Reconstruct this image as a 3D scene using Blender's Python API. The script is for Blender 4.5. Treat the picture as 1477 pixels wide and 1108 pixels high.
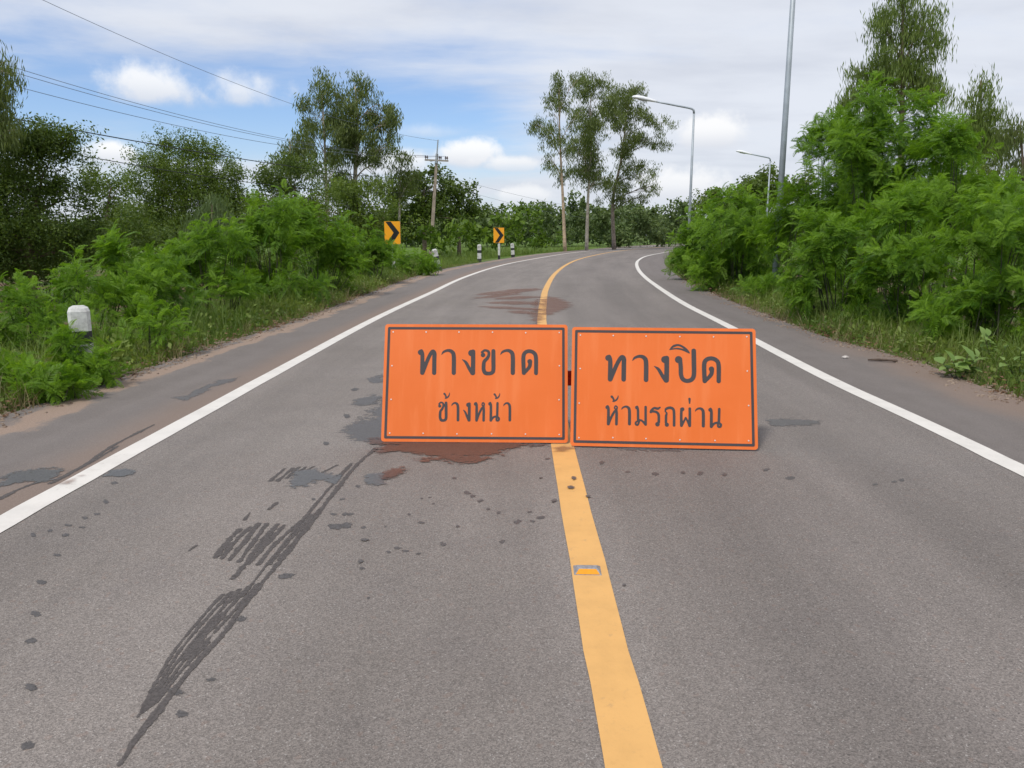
import bpy, math, random
import numpy as np
from mathutils import Vector

for _o in list(bpy.data.objects):
    bpy.data.objects.remove(_o)
SC = bpy.context.scene
COL = SC.collection
rng = np.random.default_rng(7)
random.seed(7)

# ------------------------------------------------------------------ camera
CAM_H, F_PX, PITCH = 1.5, 1110.0, math.atan((554 - 340) / 1110.0)
W0, H0 = 1477.0, 1108.0
cd = bpy.data.cameras.new('camera')
cam = bpy.data.objects.new('camera', cd)
COL.objects.link(cam)
cam.location = (0, 0, CAM_H)
cam.rotation_euler = (math.pi / 2 - PITCH, 0, 0)
cd.sensor_width = 36.0
cd.lens = 36.0 * F_PX / W0
cd.clip_start, cd.clip_end = 0.05, 6000
SC.camera = cam
CP, SP = math.cos(PITCH), math.sin(PITCH)


def ray(px, py):
    a, b = (px - W0 / 2) / F_PX, -(py - H0 / 2) / F_PX
    return np.array([a, CP + b * SP, -SP + b * CP])


def gnd(px, py, z=0.0):
    """point of the ground plane seen at a place of the photograph"""
    d = ray(px, py)
    t = (z - CAM_H) / d[2]
    return np.array([0, 0, CAM_H]) + d * t


def at(px, py, dist):
    """point at a distance of dist metres ahead"""
    d = ray(px, py)
    return np.array([0, 0, CAM_H]) + d * (dist / d[1])


# ------------------------------------------------------------------ world
SUN_EL, SUN_AZ = 58.0, 215.0          # azimuth clockwise from +Y (ahead): behind, to the left
world = bpy.data.worlds.new('World')
SC.world = world
world.use_nodes = True
wn, wl = world.node_tree.nodes, world.node_tree.links
wn.clear()


def N(nodes, typ, **kw):
    n = nodes.new(typ)
    for k, v in kw.items():
        setattr(n, k, v)
    return n


class G:
    """small helper for wiring node trees"""
    def __init__(s, tree):
        s.t, s.n, s.l = tree, tree.nodes, tree.links

    def put(s, sock, v):
        if hasattr(v, 'is_output') or hasattr(v, 'links'):
            s.l.new(v, sock)
        else:
            sock.default_value = v

    def math(s, op, a, b=None, c=None, clamp=False):
        n = s.n.new('ShaderNodeMath'); n.operation = op; n.use_clamp = clamp
        s.put(n.inputs[0], a)
        if b is not None: s.put(n.inputs[1], b)
        if c is not None: s.put(n.inputs[2], c)
        return n.outputs[0]

    def vmath(s, op, a, b=None, out=0):
        n = s.n.new('ShaderNodeVectorMath'); n.operation = op
        s.put(n.inputs[0], a)
        if b is not None: s.put(n.inputs[1], b)
        return n.outputs[out]

    def noise(s, vec, scale, detail=4, rough=.55, dist=0.0, out='Fac'):
        n = s.n.new('ShaderNodeTexNoise')
        s.put(n.inputs['Vector'], vec)
        n.inputs['Scale'].default_value = scale
        n.inputs['Detail'].default_value = detail
        n.inputs['Roughness'].default_value = rough
        n.inputs['Distortion'].default_value = dist
        return n.outputs[out]

    def step(s, v, a, b, smooth=True):
        n = s.n.new('ShaderNodeMapRange')
        n.interpolation_type = 'SMOOTHSTEP' if smooth else 'LINEAR'
        s.put(n.inputs['Value'], v)
        n.inputs['From Min'].default_value = a
        n.inputs['From Max'].default_value = b
        return n.outputs['Result']

    def mix(s, f, a, b, blend='MIX'):
        n = s.n.new('ShaderNodeMix'); n.data_type = 'RGBA'; n.blend_type = blend
        s.put(n.inputs[0], f)
        s.put(n.inputs[6], a if hasattr(a, 'links') else (*a, 1))
        s.put(n.inputs[7], b if hasattr(b, 'links') else (*b, 1))
        return n.outputs[2]


g = G(world.node_tree)
tc = N(wn, 'ShaderNodeTexCoord')
DIR = tc.outputs['Generated']
sky = N(wn, 'ShaderNodeTexSky', sky_type='NISHITA', sun_disc=False)
sky.sun_elevation = math.radians(SUN_EL)
sky.sun_rotation = math.radians(SUN_AZ)
sky.air_density, sky.dust_density, sky.ozone_density = 1.0, 0.6, 1.2
sep = N(wn, 'ShaderNodeSeparateXYZ'); wl.new(DIR, sep.inputs[0])
DX, DY, DZ = sep.outputs
elev = g.math('MAXIMUM', DZ, 0.0)
den = g.math('ADD', elev, 0.10)
flat = N(wn, 'ShaderNodeCombineXYZ')
wl.new(g.math('DIVIDE', DX, den), flat.inputs[0])
wl.new(g.math('DIVIDE', DY, den), flat.inputs[1])
warp = g.vmath('MULTIPLY', flat.outputs[0], (0.75, 1.35, 1.0))
n1 = g.noise(warp, 0.55, 9, .56, .35)
n2 = g.noise(flat.outputs[0], 2.1, 7, .6, .2)
# clearer air to the left, a few hand widths above the horizon; the veil closes to the right
band = g.math('POWER', 2.718, g.math('MULTIPLY', -1.0, g.math('POWER', g.math('DIVIDE', g.math('SUBTRACT', DZ, 0.135), 0.055), 2.0)))
leftw = g.step(DX, 0.18, -0.10)
bias = g.math('MULTIPLY', g.math('MULTIPLY', band, leftw), -0.34)
veil = g.math('ADD', g.math('ADD', n1, g.math('MULTIPLY', g.math('SUBTRACT', n2, .5), .22)), bias)
veil = g.math('ADD', veil, g.math('MULTIPLY', g.step(DX, -0.1, 0.3), .16))
veilm = g.step(veil, 0.20, 0.60)
veilm = g.math('MULTIPLY', veilm, 0.93)
# shade inside the cloud layer (thicker places are greyer)
thick = g.step(g.noise(warp, 1.3, 6, .55, .2), 0.38, 0.72)
cloudcol = g.mix(thick, (8.0, 8.3, 8.95), (6.8, 7.1, 7.85))
base = g.mix(veilm, g.mix(1.0, sky.outputs[0], (1.12, 1.24, 1.50), 'MULTIPLY'), cloudcol)
# haze towards the horizon
hz = g.math('MULTIPLY', g.step(DZ, 0.14, -0.02), .80)
base = g.mix(hz, base, (6.6, 7.1, 8.0))
# heaped clouds
puffn = g.noise(DIR, 16.0, 7, .6, .1)
puffn2 = g.noise(DIR, 42.0, 5, .6, .1)


def puff(px, py, rx, ry, bright=1.0, soft=.55):
    global base
    d = ray(px, py); d = d / np.linalg.norm(d)
    sub = g.vmath('SUBTRACT', DIR, tuple(float(v) for v in d))
    k = g.vmath('MULTIPLY', sub, (F_PX / rx, F_PX / rx, F_PX / ry))
    ln = g.vmath('LENGTH', k, out=1)
    q = g.math('ADD', g.math('ADD', g.math('SUBTRACT', 1.0, ln), g.math('MULTIPLY', g.math('SUBTRACT', puffn, .5), 1.7)),
               g.math('MULTIPLY', g.math('SUBTRACT', puffn2, .5), .7))
    s2 = N(wn, 'ShaderNodeSeparateXYZ'); wl.new(k, s2.inputs[0])
    bot = g.step(s2.outputs[2], -.75, -.35)
    m = g.math('MULTIPLY', g.step(q, 0.0, soft), bot)
    m = g.math('MULTIPLY', m, .92 * bright)
    lit = g.step(s2.outputs[2], -.7, .5)
    base = g.mix(m, base, g.mix(lit, (7.3, 7.6, 8.3), (10.2, 10.2, 10.2)))


for a in ((226, 126, 78, 36, .95, .8), (356, 132, 76, 32, .85, .9), (165, 222, 40, 22), (682, 224, 52, 28), (735, 238, 60, 16, .7),
          (560, 236, 60, 26, .8), (1030, 195, 50, 30, .9), (980, 270, 70, 34, .8), (760, 285, 60, 20, .6), (610, 190, 70, 14, .4, 1.1)):
    puff(*a)
bg = N(wn, 'ShaderNodeBackground')
wl.new(base, bg.inputs['Color'])
bg.inputs['Strength'].default_value = 0.056
wo = N(wn, 'ShaderNodeOutputWorld')
wl.new(bg.outputs[0], wo.inputs['Surface'])

# ------------------------------------------------------------------ sun, exposure
sd = bpy.data.lights.new('sun', 'SUN')
sd.energy = 1.5
sd.angle = math.radians(10)
sd.color = (1.0, 0.955, 0.89)
sun = bpy.data.objects.new('sun', sd)
COL.objects.link(sun)
az, el = math.radians(SUN_AZ), math.radians(SUN_EL)
tosun = Vector((math.sin(az) * math.cos(el), math.cos(az) * math.cos(el), math.sin(el)))
sun.rotation_euler = (-tosun).to_track_quat('-Z', 'Y').to_euler()
sun.location = tosun * 50
vs = SC.view_settings
vs.view_transform = 'Standard'; vs.look = 'None'; vs.gamma = 1.0; vs.use_curve_mapping = False
vs.exposure = 0.85
SC.cycles.transparent_max_bounces = 24


# ------------------------------------------------------------------ materials
def newmat(name):
    m = bpy.data.materials.new(name)
    m.use_nodes = True
    nt = m.node_tree
    b = nt.nodes['Principled BSDF']
    return m, G(nt), b


def plain(name, col, rough=.5, metal=0.0, var=.12, scale=8.0, bump=0.0, spec=.5, dirt=None, dirt_amt=.0):
    m, g, b = newmat(name)
    tc = g.n.new('ShaderNodeTexCoord').outputs['Object']
    n = g.noise(tc, scale, 6, .6)
    lo = tuple(c * (1 - var) for c in col); hi = tuple(min(1, c * (1 + var)) for c in col)
    c = g.mix(g.step(n, .3, .7), lo, hi)
    if dirt:
        c = g.mix(g.math('MULTIPLY', g.step(g.noise(tc, scale * .4, 8, .65), .5, .72), dirt_amt), c, dirt)
    g.put(b.inputs['Base Color'], c)
    g.put(b.inputs['Roughness'], g.math('ADD', rough - .06, g.math('MULTIPLY', n, .12)))
    b.inputs['Metallic'].default_value = metal
    b.inputs['Specular IOR Level'].default_value = spec
    if bump:
        bn = g.n.new('ShaderNodeBump'); bn.inputs['Strength'].default_value = bump
        bn.inputs['Distance'].default_value = .01
        g.put(bn.inputs['Height'], g.noise(tc, scale * 6, 5))
        g.put(b.inputs['Normal'], bn.outputs[0])
    return m


def leafmat(name, dark, light, trans=.38, rough=.5, spec=.35, feather=False):
    m, g, b = newmat(name)
    a = g.n.new('ShaderNodeAttribute'); a.attribute_name = 'tint'
    c = g.mix(a.outputs['Fac'], dark, light)
    g.put(b.inputs['Base Color'], c)
    b.inputs['Roughness'].default_value = rough
    b.inputs['Specular IOR Level'].default_value = spec
    t = g.n.new('ShaderNodeBsdfTranslucent')
    g.put(t.inputs['Color'], g.mix(1.0, c, (1.25, 1.25, .7), 'MULTIPLY'))
    mx = g.n.new('ShaderNodeMixShader'); mx.inputs[0].default_value = trans
    g.l.new(b.outputs[0], mx.inputs[1]); g.l.new(t.outputs[0], mx.inputs[2])
    out = mx.outputs[0]
    if feather:                                  # rows of tiny leaflets on both sides of each pinna
        pu = g.n.new('ShaderNodeAttribute'); pu.attribute_name = 'pu'
        pv = g.n.new('ShaderNodeAttribute'); pv.attribute_name = 'pv'
        ab = g.math('ABSOLUTE', pv.outputs['Fac'])
        fr = g.math('FRACT', g.math('SUBTRACT', g.math('MULTIPLY', pu.outputs['Fac'], 10.0), g.math('MULTIPLY', ab, 1.1)))
        solid = g.math('MAXIMUM', g.math('LESS_THAN', fr, .66), g.math('LESS_THAN', ab, .12))
        tr = g.n.new('ShaderNodeBsdfTransparent')
        m2 = g.n.new('ShaderNodeMixShader')
        g.l.new(solid, m2.inputs[0]); g.l.new(tr.outputs[0], m2.inputs[1]); g.l.new(out, m2.inputs[2])
        out = m2.outputs[0]
    g.l.new(out, g.n['Material Output'].inputs['Surface'])
    return m


M = {}
M['leucaena'] = leafmat('leucaena_leaf', (.054, .145, .010), (.245, .410, .028), trans=.48, feather=True)
M['leucaena_far'] = leafmat('leucaena_leaf_far', (.060, .125, .012), (.17, .260, .030))
M['eucalypt'] = leafmat('eucalypt_leaf', (.078, .115, .030), (.200, .245, .070), trans=.40)
M['eucalypt_right'] = leafmat('eucalypt_leaf_bright', (.090, .145, .028), (.215, .285, .064), trans=.42)
M['darkleaf'] = leafmat('dark_leaf', (.046, .090, .016), (.145, .200, .036), trans=.42)
M['roundleaf'] = leafmat('round_tree_leaf', (.060, .110, .016), (.175, .240, .038), trans=.42)
M['paleleaf'] = leafmat('pale_leaf', (.08, .13, .045), (.17, .23, .085), trans=.3)
M['farleaf'] = leafmat('far_leaf', (.075, .125, .040), (.16, .215, .070), trans=.3)
M['grass'] = leafmat('grass_blade', (.060, .125, .014), (.21, .270, .052), trans=.36)
M['drygrass'] = leafmat('dry_grass_blade', (.16, .13, .06), (.32, .27, .14), trans=.25)
M['broad'] = leafmat('broad_leaf', (.12, .22, .045), (.32, .42, .13), trans=.3, rough=.4)
M['litter'] = leafmat('leaf_litter', (.09, .045, .022), (.24, .13, .07), trans=.1)
M['bark'] = plain('bark_brown', (.16, .115, .08), .85, var=.4, scale=9, bump=.6)
M['bark_pale'] = plain('bark_pale', (.42, .36, .29), .8, var=.35, scale=3.5, bump=.4)
M['bark_grey'] = plain('bark_grey', (.25, .195, .155), .85, var=.35, scale=4, bump=.4)
M['bark_tan'] = plain('bark_tan', (.42, .31, .21), .8, var=.35, scale=3.5, bump=.4)
M['stem'] = plain('shrub_stem', (.060, .062, .028), .8, var=.3, scale=12)
M['steel'] = plain('galvanised_steel', (.36, .40, .43), .55, metal=.25, var=.12, scale=3.0)
M['lamp_white'] = plain('lamp_housing_white', (.78, .79, .80), .35, var=.05)
M['lamp_lens'] = plain('lamp_lens', (.42, .44, .44), .2, var=.05)
M['concrete'] = plain('pole_concrete', (.33, .27, .215), .9, var=.22, scale=3, bump=.4)
M['crossarm'] = plain('crossarm_concrete', (.34, .31, .27), .9, var=.15, scale=4)
M['insulator'] = plain('insulator', (.09, .06, .05), .3)
M['cable'] = plain('cable_black', (.025, .027, .030), .6)
M['cable_bare'] = plain('cable_bare', (.16, .18, .22), .5, metal=.3)
M['post_white'] = plain('post_white_paint', (.56, .56, .53), .65, var=.2, scale=14, dirt=(.22, .20, .15), dirt_amt=.9)
M['post_black'] = plain('post_black_paint', (.022, .022, .024), .5, var=.3, scale=14)
M['chev_yellow'] = plain('chevron_amber', (.86, .36, .012), .35, var=.04)
M['chev_black'] = plain('chevron_black', (.012, .012, .012), .4)
M['alu'] = plain('stud_aluminium', (.27, .27, .28), .5, metal=.2, var=.25, scale=60)
M['amber'] = plain('stud_amber_reflector', (.74, .29, .010), .3, var=.06, scale=90)
M['sign_black'] = plain('sign_black_print', (.058, .050, .052), .6, var=.08, scale=4, spec=.3)
M['sign_edge'] = plain('sign_edge_orange', (.90, .215, .040), .5, var=.04)
M['rivet'] = plain('rivet_metal', (.70, .62, .55), .35, metal=.5)
M['barrier_red'] = plain('barrier_red', (.42, .014, .012), .45)
M['barrier_white'] = plain('barrier_white', (.75, .72, .70), .5)
M['zinc'] = plain('back_frame_steel', (.35, .36, .37), .5, metal=.5)
M['twig'] = plain('dead_twig', (.085, .058, .042), .9, var=.3, scale=30)
M['grit'] = leafmat('edge_grit', (.13, .085, .060), (.34, .27, .21), trans=0.0, rough=.9, spec=.2)
M['stone'] = plain('pale_stone', (.50, .46, .42), .9, var=.2, scale=40)


def sign_mat():
    m, g, b = newmat('sign_orange_sheeting')
    tc = g.n.new('ShaderNodeTexCoord').outputs['Object']
    st = g.vmath('MULTIPLY', tc, (9.0, 9.0, 1.1))
    streak = g.noise(st, 1.2, 5, .6)
    blot = g.noise(tc, 1.5, 4, .5)
    c = g.mix(g.step(blot, .35, .65), (.72, .146, .017), (.76, .162, .026))
    c = g.mix(g.math('MULTIPLY', g.step(streak, .46, .70), .55), c, (.79, .205, .052))
    g.put(b.inputs['Base Color'], c)
    g.put(b.inputs['Roughness'], g.math('ADD', .42, g.math('MULTIPLY', streak, .2)))
    b.inputs['Specular IOR Level'].default_value = .35
    return m


M['sign'] = sign_mat()


def asphalt():
    m, g, b = newmat('worn_asphalt')
    pos = g.n.new('ShaderNodeNewGeometry').outputs['Position']
    uv = g.n.new('ShaderNodeUVMap').outputs[0]
    su = g.n.new('ShaderNodeSeparateXYZ'); g.put(su.inputs[0], uv)
    lat = su.outputs[0]                       # -2 left edge, -1 left line, 0 centre, 1 right line, 2 right edge
    v = g.n.new('ShaderNodeTexVoronoi'); v.inputs['Scale'].default_value = 215
    g.put(v.inputs['Vector'], pos)
    cs = g.n.new('ShaderNodeSeparateColor'); g.put(cs.inputs[0], v.outputs['Color'])
    r1 = cs.outputs[0]
    v2 = g.n.new('ShaderNodeTexVoronoi'); v2.inputs['Scale'].default_value = 62
    g.put(v2.inputs['Vector'], pos)
    cs2 = g.n.new('ShaderNodeSeparateColor'); g.put(cs2.inputs[0], v2.outputs['Color'])
    big = g.noise(pos, .45, 6, .6)
    mid = g.noise(pos, 2.6, 6, .62)
    fine = g.noise(pos, 70, 4, .7)
    # the right lane keeps a coarser, darker open texture
    rightl = g.step(lat, 0.0, .35)
    tone = g.mix(g.step(big, .3, .7), (.190, .166, .148), (.218, .192, .173))
    tone = g.mix(g.math('MULTIPLY', rightl, .40), tone, (.152, .132, .121))
    tone = g.mix(g.math('MULTIPLY', g.step(mid, .42, .75), .30), tone, (.155, .137, .130))
    # aggregate: each stone its own grey
    agg = g.math('ADD', .67, g.math('MULTIPLY', r1, .66))
    c = g.n.new('ShaderNodeVectorMath'); c.operation = 'SCALE'
    g.put(c.inputs[0], tone); g.put(c.inputs['Scale'], agg)
    col = c.outputs[0]
    pits = g.math('MULTIPLY', g.step(fine, .56, .70), g.math('ADD', .35, g.math('MULTIPLY', rightl, .4)))
    col = g.mix(pits, col, (.050, .045, .044))
    specks = g.math('MULTIPLY', g.math('GREATER_THAN', cs.outputs[1], .98), .45)
    col = g.mix(specks, col, (.46, .43, .40))
    tan = g.math('MULTIPLY', g.math('GREATER_THAN', cs2.outputs[2], .98), .14)
    col = g.mix(tan, col, (.24, .13, .085))
    # wheel tracks and lane-long streaks of wear
    lv = g.n.new('ShaderNodeCombineXYZ'); g.put(lv.inputs[0], g.math('MULTIPLY', lat, 4.2)); g.put(lv.inputs[1], g.math('MULTIPLY', su.outputs[1], .10))
    wear = g.noise(lv.outputs[0], 1.0, 4, .55)
    wk = g.n.new('ShaderNodeVectorMath'); wk.operation = 'SCALE'
    g.put(wk.inputs[0], col); g.put(wk.inputs['Scale'], g.math('ADD', .86, g.math('MULTIPLY', g.step(wear, .3, .7), .25)))
    col = wk.outputs[0]
    al = g.math('ABSOLUTE', lat)
    # soil washed onto the shoulders
    edge_n = g.noise(g.vmath('MULTIPLY', pos, (1.0, .55, 1.0)), 1.7, 7, .68)
    dustn = g.math('MULTIPLY', g.math('SUBTRACT', edge_n, .5), 1.3)
    latn = g.math('ADD', lat, g.math('MULTIPLY', dustn, .45))
    shoulder = g.math('GREATER_THAN', al, 1.0)
    shc = g.mix(g.math('MULTIPLY', shoulder, .55), col, g.mix(g.step(mid, .3, .7), (.128, .110, .102), (.160, .139, .129)))
    near_line = g.math('MULTIPLY', g.step(lat, -1.42, -1.08), g.math('LESS_THAN', lat, -.985))
    near_line = g.math('MULTIPLY', near_line, g.step(g.math('ADD', latn, .0), -1.55, -1.15))
    soil = g.mix(g.step(fine, .35, .7), (.200, .142, .108), (.265, .192, .150))
    col2 = g.mix(g.math('MULTIPLY', near_line, .66), shc, soil)
    eb = g.math('SUBTRACT', 1.0, g.math('MULTIPLY', g.math('ABSOLUTE', g.math('SUBTRACT', g.math('ADD', latn, g.math('MULTIPLY', g.math('SIGN', lat), .0)), -1.81)), 8.5))
    lb = g.step(eb, .0, .55)
    col2 = g.mix(g.math('MULTIPLY', lb, .85), col2, g.mix(g.step(fine, .4, .65), (.27, .192, .142), (.35, .258, .198)))
    rb = g.step(latn, 1.42, 1.85)
    vpos = g.n.new('ShaderNodeSeparateXYZ'); g.put(vpos.inputs[0], pos)
    nearr = g.step(vpos.outputs[1], 13.0, 8.0)
    col2 = g.mix(g.math('MULTIPLY', g.math('MULTIPLY', rb, nearr), .75), col2, soil)
    g.put(b.inputs['Base Color'], col2)
    b.inputs['Roughness'].default_value = .82
    b.inputs['Specular IOR Level'].default_value = .32
    bn = g.n.new('ShaderNodeBump'); bn.inputs['Strength'].default_value = .55; bn.inputs['Distance'].default_value = .004
    g.put(bn.inputs['Height'], g.math('ADD', v.outputs['Distance'], g.math('MULTIPLY', fine, .8)))
    g.put(b.inputs['Normal'], bn.outputs[0])
    return m


M['asphalt'] = asphalt()


def paint(name, col, worn, amt):
    m, g, b = newmat(name)
    pos = g.n.new('ShaderNodeNewGeometry').outputs['Position']
    f = g.noise(pos, 55, 5, .7); d = g.noise(pos, 3.5, 7, .65)
    c = g.mix(g.step(d, .35, .75), col, tuple(x * .86 for x in col))
    c = g.mix(g.math('MULTIPLY', g.step(g.noise(pos, 9, 8, .75), .58, .74), amt), c, worn)
    c = g.mix(g.math('MULTIPLY', g.step(f, .55, .75), .28), c, tuple(x * .6 for x in col))
    g.put(b.inputs['Base Color'], c)
    b.inputs['Roughness'].default_value = .7
    bn = g.n.new('ShaderNodeBump'); bn.inputs['Strength'].default_value = .3; bn.inputs['Distance'].default_value = .003
    g.put(bn.inputs['Height'], f); g.put(b.inputs['Normal'], bn.outputs[0])
    return m


M['white_line'] = paint('white_line_paint', (.66, .625, .575), (.30, .25, .21), .6)
M['yellow_line'] = paint('yellow_line_paint', (.67, .375, .122), (.33, .21, .11), .6)


def stain(name, col, rough, cover=1.0, ragged=True, spec=.5, nscale=26.0, edge_lo=.30, edge_hi=.50, stretch=(1, 1, 1), amp=3.0):
    """thin wet or muddy film: ragged outline from noise over the sheet's own fade attribute"""
    m, g, b = newmat(name)
    pos = g.n.new('ShaderNodeNewGeometry').outputs['Position']
    a = g.n.new('ShaderNodeAttribute'); a.attribute_name = 'fade'
    sp = g.vmath('MULTIPLY', pos, stretch)
    n = g.math('ADD', g.math('MULTIPLY', g.noise(sp, nscale, 7, .7), .6), g.math('MULTIPLY', g.noise(sp, nscale * .22, 3, .5), .5))
    n = g.math('SUBTRACT', n, .05)
    v = g.n.new('ShaderNodeTexVoronoi'); v.inputs['Scale'].default_value = 150
    g.put(v.inputs['Vector'], pos)
    cs = g.n.new('ShaderNodeSeparateColor'); g.put(cs.inputs[0], v.outputs['Color'])
    k = g.math('ADD', .72, g.math('MULTIPLY', cs.outputs[0], .55))
    c = g.n.new('ShaderNodeVectorMath'); c.operation = 'SCALE'
    c.inputs[0].default_value = col; g.put(c.inputs['Scale'], k)
    g.put(b.inputs['Base Color'], c.outputs[0])
    b.inputs['Roughness'].default_value = rough
    b.inputs['Specular IOR Level'].default_value = spec
    q = g.math('ADD', a.outputs['Fac'], g.math('MULTIPLY', g.math('SUBTRACT', n, .5), amp))
    al = g.math('MULTIPLY', g.step(q, edge_lo, edge_hi), cover)
    g.put(b.inputs['Alpha'], al)
    return m


M['wet'] = stain('wet_asphalt', (.112, .104, .101), .48, .85, spec=.45)
M['puddle'] = stain('shallow_puddle', (.104, .101, .099), .34, .85, spec=.4)
M['redwet'] = stain('red_muddy_water', (.122, .066, .050), .50, .82, spec=.4, nscale=34, amp=4.2, stretch=(.6, 1, 1))
M['redmud'] = stain('red_mud_smear', (.20, .090, .058), .8, .48, nscale=14, amp=4.5, edge_lo=.20, edge_hi=.95, stretch=(.35, 1.0, 1.0))
M['drop'] = stain('water_drop', (.088, .080, .076), .6, .9, nscale=60)
M['tyre'] = stain('tyre_mark_wet', (.088, .077, .072), .75, .88, nscale=42, stretch=(1, .55, 1), edge_lo=.28, edge_hi=.46, spec=.35)


def ground_mat():
    m, g, b = newmat('verge_soil')
    pos = g.n.new('ShaderNodeNewGeometry').outputs['Position']
    a = g.noise(pos, .35, 7, .6); f = g.noise(pos, 14, 6, .7)
    soil = g.mix(g.step(f, .3, .7), (.10, .062, .040), (.20, .125, .085))
    gr = g.mix(g.step(f, .3, .7), (.040, .075, .016), (.10, .15, .035))
    c = g.mix(g.step(a, .40, .55), soil, gr)
    sp = g.n.new('ShaderNodeSeparateXYZ'); g.put(sp.inputs[0], pos)
    c = g.mix(g.step(sp.outputs[1], 35, 55), c, g.mix(g.step(f, .3, .7), (.07, .125, .025), (.13, .19, .04)))
    g.put(b.inputs['Base Color'], c)
    b.inputs['Roughness'].default_value = .95
    b.inputs['Specular IOR Level'].default_value = .15
    bn = g.n.new('ShaderNodeBump'); bn.inputs['Strength'].default_value = .8; bn.inputs['Distance'].default_value = .03
    g.put(bn.inputs['Height'], f); g.put(b.inputs['Normal'], bn.outputs[0])
    return m


M['ground'] = ground_mat()


# ------------------------------------------------------------------ object helpers
def prop(o, label=None, cat=None, group=None, kind=None):
    if label: o['label'] = label
    if cat: o['category'] = cat
    if group: o['group'] = group
    if kind: o['kind'] = kind
    return o


def empty(name, loc, label, cat, group=None, rz=0.0):
    o = bpy.data.objects.new(name, None)
    o.empty_display_size = .2
    COL.objects.link(o)
    o.location = tuple(float(v) for v in loc)
    o.rotation_euler = (0, 0, rz)
    return prop(o, label, cat, group)


def link(name, me, mat, parent=None, loc=None):
    me.materials.append(M[mat] if isinstance(mat, str) else mat) if not me.materials else None
    o = bpy.data.objects.new(name, me)
    COL.objects.link(o)
    if parent is not None: o.parent = parent
    if loc is not None: o.location = tuple(float(v) for v in loc)
    return o


def fast_mesh(name, verts, faces, attrs=None, smooth=False):
    """verts (n,3), faces (m,k) of one size k"""
    verts = np.ascontiguousarray(verts, dtype=np.float32); faces = np.ascontiguousarray(faces, dtype=np.int32)
    me = bpy.data.meshes.new(name)
    me.vertices.add(len(verts)); me.vertices.foreach_set('co', verts.ravel())
    nf, k = faces.shape
    me.loops.add(nf * k); me.loops.foreach_set('vertex_index', faces.ravel())
    me.polygons.add(nf)
    me.polygons.foreach_set('loop_start', np.arange(0, nf * k, k, dtype=np.int32))
    try:
        me.polygons.foreach_set('loop_total', np.full(nf, k, dtype=np.int32))
    except Exception:
        pass
    me.polygons.foreach_set('use_smooth', np.full(nf, smooth))
    for an, av in (attrs or {}).items():
        at_ = me.attributes.new(an, 'FLOAT', 'POINT')
        at_.data.foreach_set('value', np.ascontiguousarray(av, dtype=np.float32))
    me.update(calc_edges=True)
    return me


class MB:
    """collects polygons of any size"""
    def __init__(s):
        s.v, s.f = [], []

    def add(s, verts, faces):
        o = len(s.v)
        s.v += [tuple(float(c) for c in p) for p in verts]
        s.f += [tuple(i + o for i in f) for f in faces]
        return s

    def box(s, c, size, taper=1.0, rot=None):
        x, y, z = (v / 2 for v in size)
        P = [(-x, -y, -z), (x, -y, -z), (x, y, -z), (-x, y, -z)] + [(a * taper, b * taper, z) for a, b in ((-x, -y), (x, -y), (x, y), (-x, y))]
        P = [Vector(p) for p in P]
        if rot is not None: P = [rot @ p for p in P]
        P = [p + Vector(c) for p in P]
        return s.add(P, [(0, 3, 2, 1), (4, 5, 6, 7), (0, 1, 5, 4), (1, 2, 6, 5), (2, 3, 7, 6), (3, 0, 4, 7)])

    def tube(s, pts, rad, n=8, cap=True):
        pts = [Vector(p) for p in pts]
        if not hasattr(rad, '__len__'): rad = [rad] * len(pts)
        rings, up = [], None
        for i, p in enumerate(pts):
            t = (pts[min(i + 1, len(pts) - 1)] - pts[max(i - 1, 0)]).normalized()
            if up is None:
                up = Vector((0, 0, 1)) if abs(t.z) < .9 else Vector((1, 0, 0))
            a = t.cross(up).normalized(); bb = a.cross(t).normalized(); up = bb
            rings.append([p + (a * math.cos(2 * math.pi * k / n) + bb * math.sin(2 * math.pi * k / n)) * rad[i] for k in range(n)])
        V = [q for r in rings for q in r]
        F = []
        for i in range(len(pts) - 1):
            for k in range(n):
                F.append((i * n + k, i * n + (k + 1) % n, (i + 1) * n + (k + 1) % n, (i + 1) * n + k))
        if cap:
            F.append(tuple(range(n))[::-1]); F.append(tuple((len(pts) - 1) * n + k for k in range(n)))
        return s.add(V, F)

    def prism(s, poly, h0, h1):
        """poly in xz, extruded along y from h0 to h1"""
        n = len(poly)
        V = [(x, h0, z) for x, z in poly] + [(x, h1, z) for x, z in poly]
        F = [tuple(range(n)), tuple(range(n, 2 * n))[::-1]] + [(k, k + n, (k + 1) % n + n, (k + 1) % n) for k in range(n)]
        return s.add(V, F)

    def mesh(s, name, smooth=False):
        me = bpy.data.meshes.new(name)
        me.from_pydata(s.v, [], s.f)
        if smooth:
            me.polygons.foreach_set('use_smooth', [True] * len(me.polygons))
        me.update()
        return me

    def build(s, name, mat, parent=None, smooth=False, loc=None):
        return link(name, s.mesh(name, smooth), mat, parent, loc)


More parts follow.
